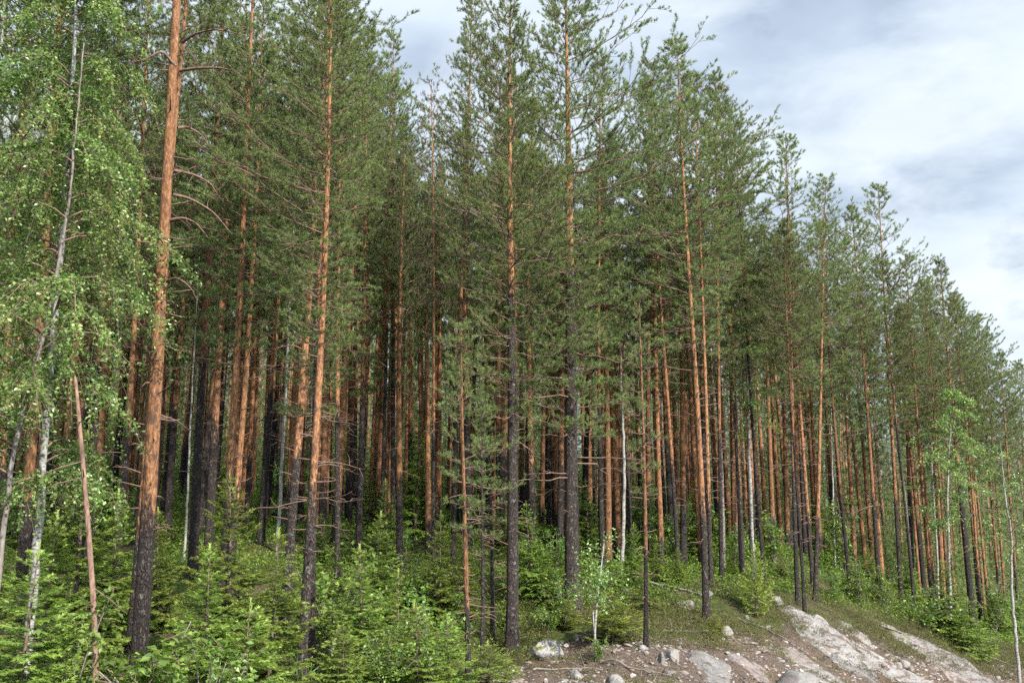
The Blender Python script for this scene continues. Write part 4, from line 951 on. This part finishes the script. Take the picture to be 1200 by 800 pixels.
put_rock(802,712,26,10,.5,'rock_dark','lichened rock behind the thin pole pine on the bank',11, sink=.3, cuts=8)
put_rock(826,698,22,8,.5,'rock_dark','flat mossy rock behind the foremost heather bank pine',12, sink=.3, cuts=8)
put_rock(776,778,11,11,.2,'rock','small upright white stone below the thin pole pine',13,'stone','stone', sink=.2, sub=3, cuts=8)
put_rock(790,772,20,9,.4,'rock_dark','dark undercut stone right of the small upright white stone',14,'stone','stone', rot=25, sink=.25, sub=3, cuts=8)
put_rock(852,744,15,7,.3,'rock_dark','pale stone at the foot of the heather bank pine',15,'stone','stone', rot=20, sink=.25, sub=3, cuts=8)
put_rock(720,803,26,9,.4,'rock','pale stone cut by the bottom edge left of centre slope',21,'stone','stone', sink=.3, sub=3, cuts=8)
put_rock(675,795,18,7,.3,'rock','flat pale stone below the mossy boulder',22,'stone','stone', sink=.3, sub=3, cuts=8)
cob = [rock_mesh('cobble_mesh', 200+i, 'rock' if i % 2 else 'rock_pink', 2, rough=.3) for i in range(5)]
for i, (px, py, w) in enumerate([(1037,784,12),(1047,785,10),(1053,782,11),(1060,785,16),(1068,786,10),(1043,781,8)]):
    p = hit(px, py); s = w*p.y/F/2; o = link('cobble', cob[i % 5]); o.location = (p.x, p.y, p.z + s*.35); o.scale = (s, s, s*.8); o.rotation_euler = (0, 0, i*1.3)
    o['label'] = 'cobble in the small pile lying on the pale rock sheet'; o['category'] = 'cobble'; o['group'] = 'cobbles piled on the rock'
stm = [rock_mesh('stone_mesh', 300+i, ['rock', 'rock_pink', 'rock_dark', 'rock'][i % 4], 2, rough=.32) for i in range(8)]
rq = random.Random(33)
for i in range(200):
    px = rq.uniform(606, 1198); py = rq.uniform(float(np.interp(px, [600, 680, 760, 850, 920, 1000, 1200], [778, 742, 752, 712, 712, 735, 778])), 799)
    p = hit(px, py); s = (rq.uniform(2.0, 7) if rq.random() < .88 else rq.uniform(7, 13))*p.y/F/2
    o = link('stone', stm[i % 8]); o.location = (p.x, p.y, p.z + s*.05); o.scale = (s, s*rq.uniform(.7, 1.3), s*rq.uniform(.4, .8)); o.rotation_euler = (rq.gauss(0, .2), rq.gauss(0, .2), rq.uniform(0, 6.28))
    zone = 'by the birch sapling' if px < 740 else 'below the heather bank pine' if px < 870 else 'around the long bedrock hump' if px < 1030 else 'near the smooth rock wedge'
    o['label'] = 'loose grey stone lying on the bare soil ' + zone; o['category'] = 'stone'; o['group'] = 'loose stones ' + zone

# ------------------------------------------------------------------ uncountable ground cover
def scatter(n, seed, yr, cond, fov=.64):
    rng = np.random.default_rng(seed); out = []
    while sum(len(a) for a in out) < n:
        y = rng.uniform(yr[0]**2, yr[1]**2, n*2)**.5 if yr[0] >= 0 else rng.uniform(*yr, n*2); x = rng.uniform(-1, 1, n*2)*fov*y
        k = cond(x, y, rng); out.append(np.column_stack([x[k], y[k]]))
    o = np.concatenate(out)[:n]; return np.column_stack([o, G(o[:, 0], o[:, 1])]), rng
def gravel():
    p, rng = scatter(24000, 51, (20, 56), lambda x, y, r: (rockmask(x, y) > .35) & (r.uniform(0, 1, len(x)) < .25 + (_vn(x*.8, y*.8, 9) > 0)*.75) & (y > 20 + .2*x))
    bm = bmesh.new(); bmesh.ops.create_icosphere(bm, subdivisions=1, radius=1); B = np.array([v.co[:] for v in bm.verts]); Fc = np.array([[v.index for v in f.verts] for f in bm.faces]); bm.free()
    n = len(p); s = .012 + .065*rng.uniform(0, 1, n)**3.5
    J = B[None]*(1 + rng.uniform(-.35, .35, (n, len(B), 1)))*s[:, None, None]*np.column_stack([rng.uniform(.7, 1.4, n), rng.uniform(.7, 1.4, n), rng.uniform(.4, .9, n)])[:, None, :] + p[:, None, :]
    FF = (Fc[None] + (np.arange(n)*len(B))[:, None, None]).reshape(-1, 3)
    a = Acc(); a.add(J.reshape(-1, 3), FF, 0, np.repeat(rng.uniform(0, 1, n), len(B)))
    m, nt, nn, l = newmat('gravel_stone'); at = N_(nt, 'ShaderNodeAttribute', attribute_name='rnd')
    finish(nt, ramp(nt, at.outputs['Fac'], [(0, (.05, .04, .035)), (.5, (.13, .105, .088)), (.8, (.22, .20, .18)), (1, (.34, .32, .30))]), .9)
    o = link('gravel', a.mesh('gravel', [m])); o['kind'] = 'stuff'; o['label'] = 'gravel and crumbled stone strewn over the bare slope'; o['category'] = 'gravel'
gravel()
def litter():
    p, rng = scatter(7000, 52, (20, 56), lambda x, y, r: (rockmask(x, y) > .2) & (_vn(x*.7, y*.7, 13) > -.15))
    a = Acc(); n = len(p); d = randdir(n, rng); d[:, 2] = np.abs(d[:, 2])*.35; d = nrm(d); L = rng.uniform(.08, .4, (n, 1)); w = nrm(np.cross(d, [0, 0, 1.]))*.006; up = np.array([0, 0, .012])
    q = p + up; V = np.stack([q - w, q + w, q + d*L, q + up], 1).reshape(-1, 3); i = np.arange(n)[:, None]*4
    a.add(V, np.concatenate([i + [[0, 1, 2]], i + [[0, 2, 3]], i + [[1, 3, 2]]]), 0, np.repeat(rng.uniform(0, 1, n), 4))
    m, nt, nn, l = newmat('twig_litter'); at = N_(nt, 'ShaderNodeAttribute', attribute_name='rnd'); finish(nt, ramp(nt, at.outputs['Fac'], [(0, (.04, .03, .025)), (.6, (.13, .09, .07)), (1, (.3, .24, .19))]), .9)
    o = link('twig_litter', a.mesh('twig_litter', [m])); o['kind'] = 'stuff'; o['label'] = 'dry twigs and bark litter scattered on the bare slope'; o['category'] = 'twig litter'
litter()
def cover():
    p, rng = scatter(42000, 53, (14, 74), lambda x, y, r: (rockmask(x, y) < .25) & ((x < 1) | (y > crest_d(x) + 1.6)) & (_vn(x*.5, y*.5, 21) + .35*_vn(x*2, y*2, 22) > -.22))
    n = len(p); sc = np.clip(p[:, 1]/30, .6, 1.9); k = 11
    C = p[:, None, :] + rng.normal(0, 1, (n, k, 3))*np.array([.15, .15, 0])*sc[:, None, None]; C[..., 2] += rng.uniform(.03, .34, (n, k))*(.7 + .3*sc[:, None])
    a = Acc(); leaves(a, C.reshape(-1, 3), rng, size=1.0, mat=0, flat=.8, r=np.clip(np.repeat(rng.uniform(0, .8, n), k) + rng.uniform(-.1, .25, n*k), 0, 1))
    # leaf size grows a little with distance so the sheet stays closed
    V = a.v[0].reshape(-1, 4, 3); c = V[:, :1].copy(); a.v[0] = (c + (V - c)*(0.055*np.repeat(sc, k))[:, None, None]).reshape(-1, 3).astype(np.float32)
    o = link('bilberry_cover', a.mesh('bilberry_cover', [M['cover']])); o['kind'] = 'stuff'; o['label'] = 'bright green bilberry and moss cover on the forest floor'; o['category'] = 'ground cover'
cover()
def sprigs(name, n, seed, yr, cond, mat, label, cat, nb, hgt, spread, w):
    p, rng = scatter(n, seed, yr, cond); k = nb
    O = np.repeat(p, k, 0) + rng.normal(0, 1, (n*k, 3))*np.array([spread, spread, 0]); d = rng.normal(0, .45, (n*k, 3)); d[:, 2] = 1; d = nrm(d); L = hgt*rng.uniform(.5, 1.25, (n*k, 1))*np.repeat(rng.uniform(.6, 1.3, (n, 1)), k, 0)
    ww = nrm(np.cross(d, randdir(n*k, rng)))*w; O[:, 2] -= .03
    mid = O + d*L*.55; tip = O + d*L + rng.normal(0, .2, (n*k, 3))*L*[1, 1, .2]
    V = np.stack([O - ww*.6, O + ww*.6, mid + ww, mid - ww, tip], 1).reshape(-1, 3); i = np.arange(n*k)[:, None]*5
    a = Acc(); a.add(V, np.concatenate([i + [[0, 1, 2]], i + [[0, 2, 3]], i + [[3, 2, 4]]]), 0, np.repeat(np.clip(np.repeat(rng.uniform(0, .8, n), k) + rng.uniform(-.1, .3, n*k), 0, 1), 5))
    o = link(name, a.mesh(name, [M[mat]])); o['kind'] = 'stuff'; o['label'] = label; o['category'] = cat
near_crest = lambda x, y, lo, hi: (y > crest_d(x) - hi) & (y < crest_d(x) + lo) & (x > -1.5)
def heath(name, n, seed, cond, label, R_, hgt, k, nd):
    p, rng = scatter(n, seed, (22, 72), cond)
    r = np.sqrt(rng.uniform(0, 1, (n, k))); az = rng.uniform(0, 6.28, (n, k)); sc = rng.uniform(.55, 1.35, (n, 1))
    O = p[:, None, :] + np.stack([r*R_*sc*np.cos(az), r*R_*sc*np.sin(az), hgt*sc*np.sqrt(np.maximum(0, 1 - .8*r**2))*rng.uniform(.25, 1, (n, k)) - .02], -1)
    D_ = np.stack([r*np.cos(az), r*np.sin(az), np.full((n, k), .9)], -1) + rng.normal(0, .3, (n, k, 3))
    a = Acc(); tufts(a, O.reshape(-1, 3), D_.reshape(-1, 3), rng, n=nd, shoot=.07, L=.05, W=.012, lo=15, hi=70, mat=0, base_r=np.clip(np.repeat(rng.uniform(0, .9, n), k) + rng.normal(0, .15, n*k), 0, 1))
    o = link(name, a.mesh(name, [M['heather']])); o['kind'] = 'stuff'; o['label'] = label; o['category'] = 'heather'
heath('heather', 5600, 54, lambda x, y, r: near_crest(x, y, 4.4, 2.2) & (_vn(x*.55, y*.55, 31) + .4*_vn(x*1.7, y*1.7, 32) > -.12), 'olive brown heather and lingonberry tufts along the bank', .27, .34, 16, 5)
heath('heather_patch', 1300, 55, lambda x, y, r: (rockmask(x, y) > .5) & (_vn(x*.5, y*.5, 41) + .3*_vn(x*1.9, y*1.9, 42) > .15), 'scattered low heather patches on the bare rock slope', .2, .13, 11, 5)
sprigs('dry_grass', 900, 56, (22, 56), lambda x, y, r: (rockmask(x, y) > .3) & (_vn(x*.7, y*.7, 43) > .16), 'grass', 'thin tufts of yellowing grass on the bare slope', 'grass', 14, .15, .06, .004)
sprigs('forest_grass', 900, 57, (15, 60), lambda x, y, r: ((x < 1) | (y > crest_d(x) + 2.5)) & (rockmask(x, y) < .3) & (_vn(x*.4, y*.4, 45) > -.1), 'cover', 'green forest grass and fern tips on the shaded floor', 'grass', 10, .45, .14, .012)

# ------------------------------------------------------------------ camera, sky, sun
cam = bpy.data.cameras.new('camera'); co = bpy.data.objects.new('camera', cam); COL.objects.link(co)
cam.sensor_width = 36; cam.lens = 36; cam.clip_end = 6000; cam.clip_start = 0.1
co.location = (0, 0, 0); co.rotation_euler = (math.pi/2 + PITCH, 0, 0); SC.camera = co

EL = rad(37); SD = Vector((0.62, -0.78, 0)).normalized() * math.cos(EL); SD.z = math.sin(EL)
sun = bpy.data.lights.new('sun', 'SUN'); sun.energy = 5.0; sun.angle = rad(0.9); sun.color = (1.0, 0.94, 0.85)
so = bpy.data.objects.new('sun', sun); COL.objects.link(so); so.rotation_euler = SD.to_track_quat('Z', 'Y').to_euler(); so.location = SD * 60

W = bpy.data.worlds.new('World'); SC.world = W; W.use_nodes = True; nt = W.node_tree; nt.nodes.clear()
sky = nt.nodes.new('ShaderNodeTexSky'); sky.sky_type = 'NISHITA'; sky.sun_disc = False; sky.sun_elevation = EL; sky.sun_rotation = math.atan2(SD.x, SD.y)
tc = nt.nodes.new('ShaderNodeTexCoord'); sx = nt.nodes.new('ShaderNodeSeparateXYZ'); nt.links.new(tc.outputs['Generated'], sx.inputs[0])
zc = math_(nt, 'ADD', math_(nt, 'MAXIMUM', sx.outputs[2], 0.0), 0.22)
cb = nt.nodes.new('ShaderNodeCombineXYZ'); nt.links.new(math_(nt, 'DIVIDE', sx.outputs[0], zc), cb.inputs[0]); nt.links.new(math_(nt, 'DIVIDE', sx.outputs[1], zc), cb.inputs[1])
cv = cb.outputs[0]
n1 = noise(nt, cv, 2.3, 8, 0.58, 0.5); n2 = noise(nt, mapped(nt, cv, (1, 1.3, 1)), 1.35, 6, 0.52, 0.4)
cloud = ramp(nt, n2, [(0.34, (3.3, 4.1, 5.4)), (0.44, (4.5, 5.4, 6.7)), (0.53, (6.2, 7.1, 8.1)), (0.66, (7.6, 8.3, 8.9))])
cl2 = mix(nt, ramp(nt, n1, [(0.46, 0.0), (0.64, 0.75)]), cloud, (7.5, 8.25, 8.9))
cover_f = ramp(nt, noise(nt, mapped(nt, cv, (1.2, 1, 1)), 2.0, 7, 0.6), [(0.30, 0.55), (0.42, 1.0)])
scol = mix(nt, cover_f, sky.outputs[0], cl2)
# clouds ahead are greyer; unseen sky sunward and overhead brightened as added fill light
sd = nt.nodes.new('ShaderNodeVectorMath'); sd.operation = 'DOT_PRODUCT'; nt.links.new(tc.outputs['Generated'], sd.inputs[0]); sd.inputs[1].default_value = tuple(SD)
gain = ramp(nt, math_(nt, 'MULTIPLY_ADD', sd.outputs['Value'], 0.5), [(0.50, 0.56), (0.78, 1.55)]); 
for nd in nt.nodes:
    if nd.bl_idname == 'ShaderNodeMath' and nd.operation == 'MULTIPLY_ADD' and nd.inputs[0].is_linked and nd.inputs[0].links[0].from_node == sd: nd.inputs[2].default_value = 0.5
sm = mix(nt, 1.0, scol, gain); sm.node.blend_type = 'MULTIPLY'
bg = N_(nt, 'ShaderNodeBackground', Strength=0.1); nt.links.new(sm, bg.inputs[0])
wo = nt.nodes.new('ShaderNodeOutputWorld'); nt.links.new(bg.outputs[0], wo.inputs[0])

vs = SC.view_settings; vs.view_transform = 'Standard'; vs.look = 'None'; vs.exposure = 1.2; vs.gamma = 1.0; vs.use_curve_mapping = False
c = SC.cycles; c.max_bounces = 6; c.diffuse_bounces = 4; c.glossy_bounces = 2; c.transmission_bounces = 3; c.transparent_max_bounces = 4; c.caustics_reflective = False; c.caustics_refractive = False
c.use_denoising = False; c.sample_clamp_indirect = 4.0; c.use_adaptive_sampling = True; c.adaptive_threshold = 0.02
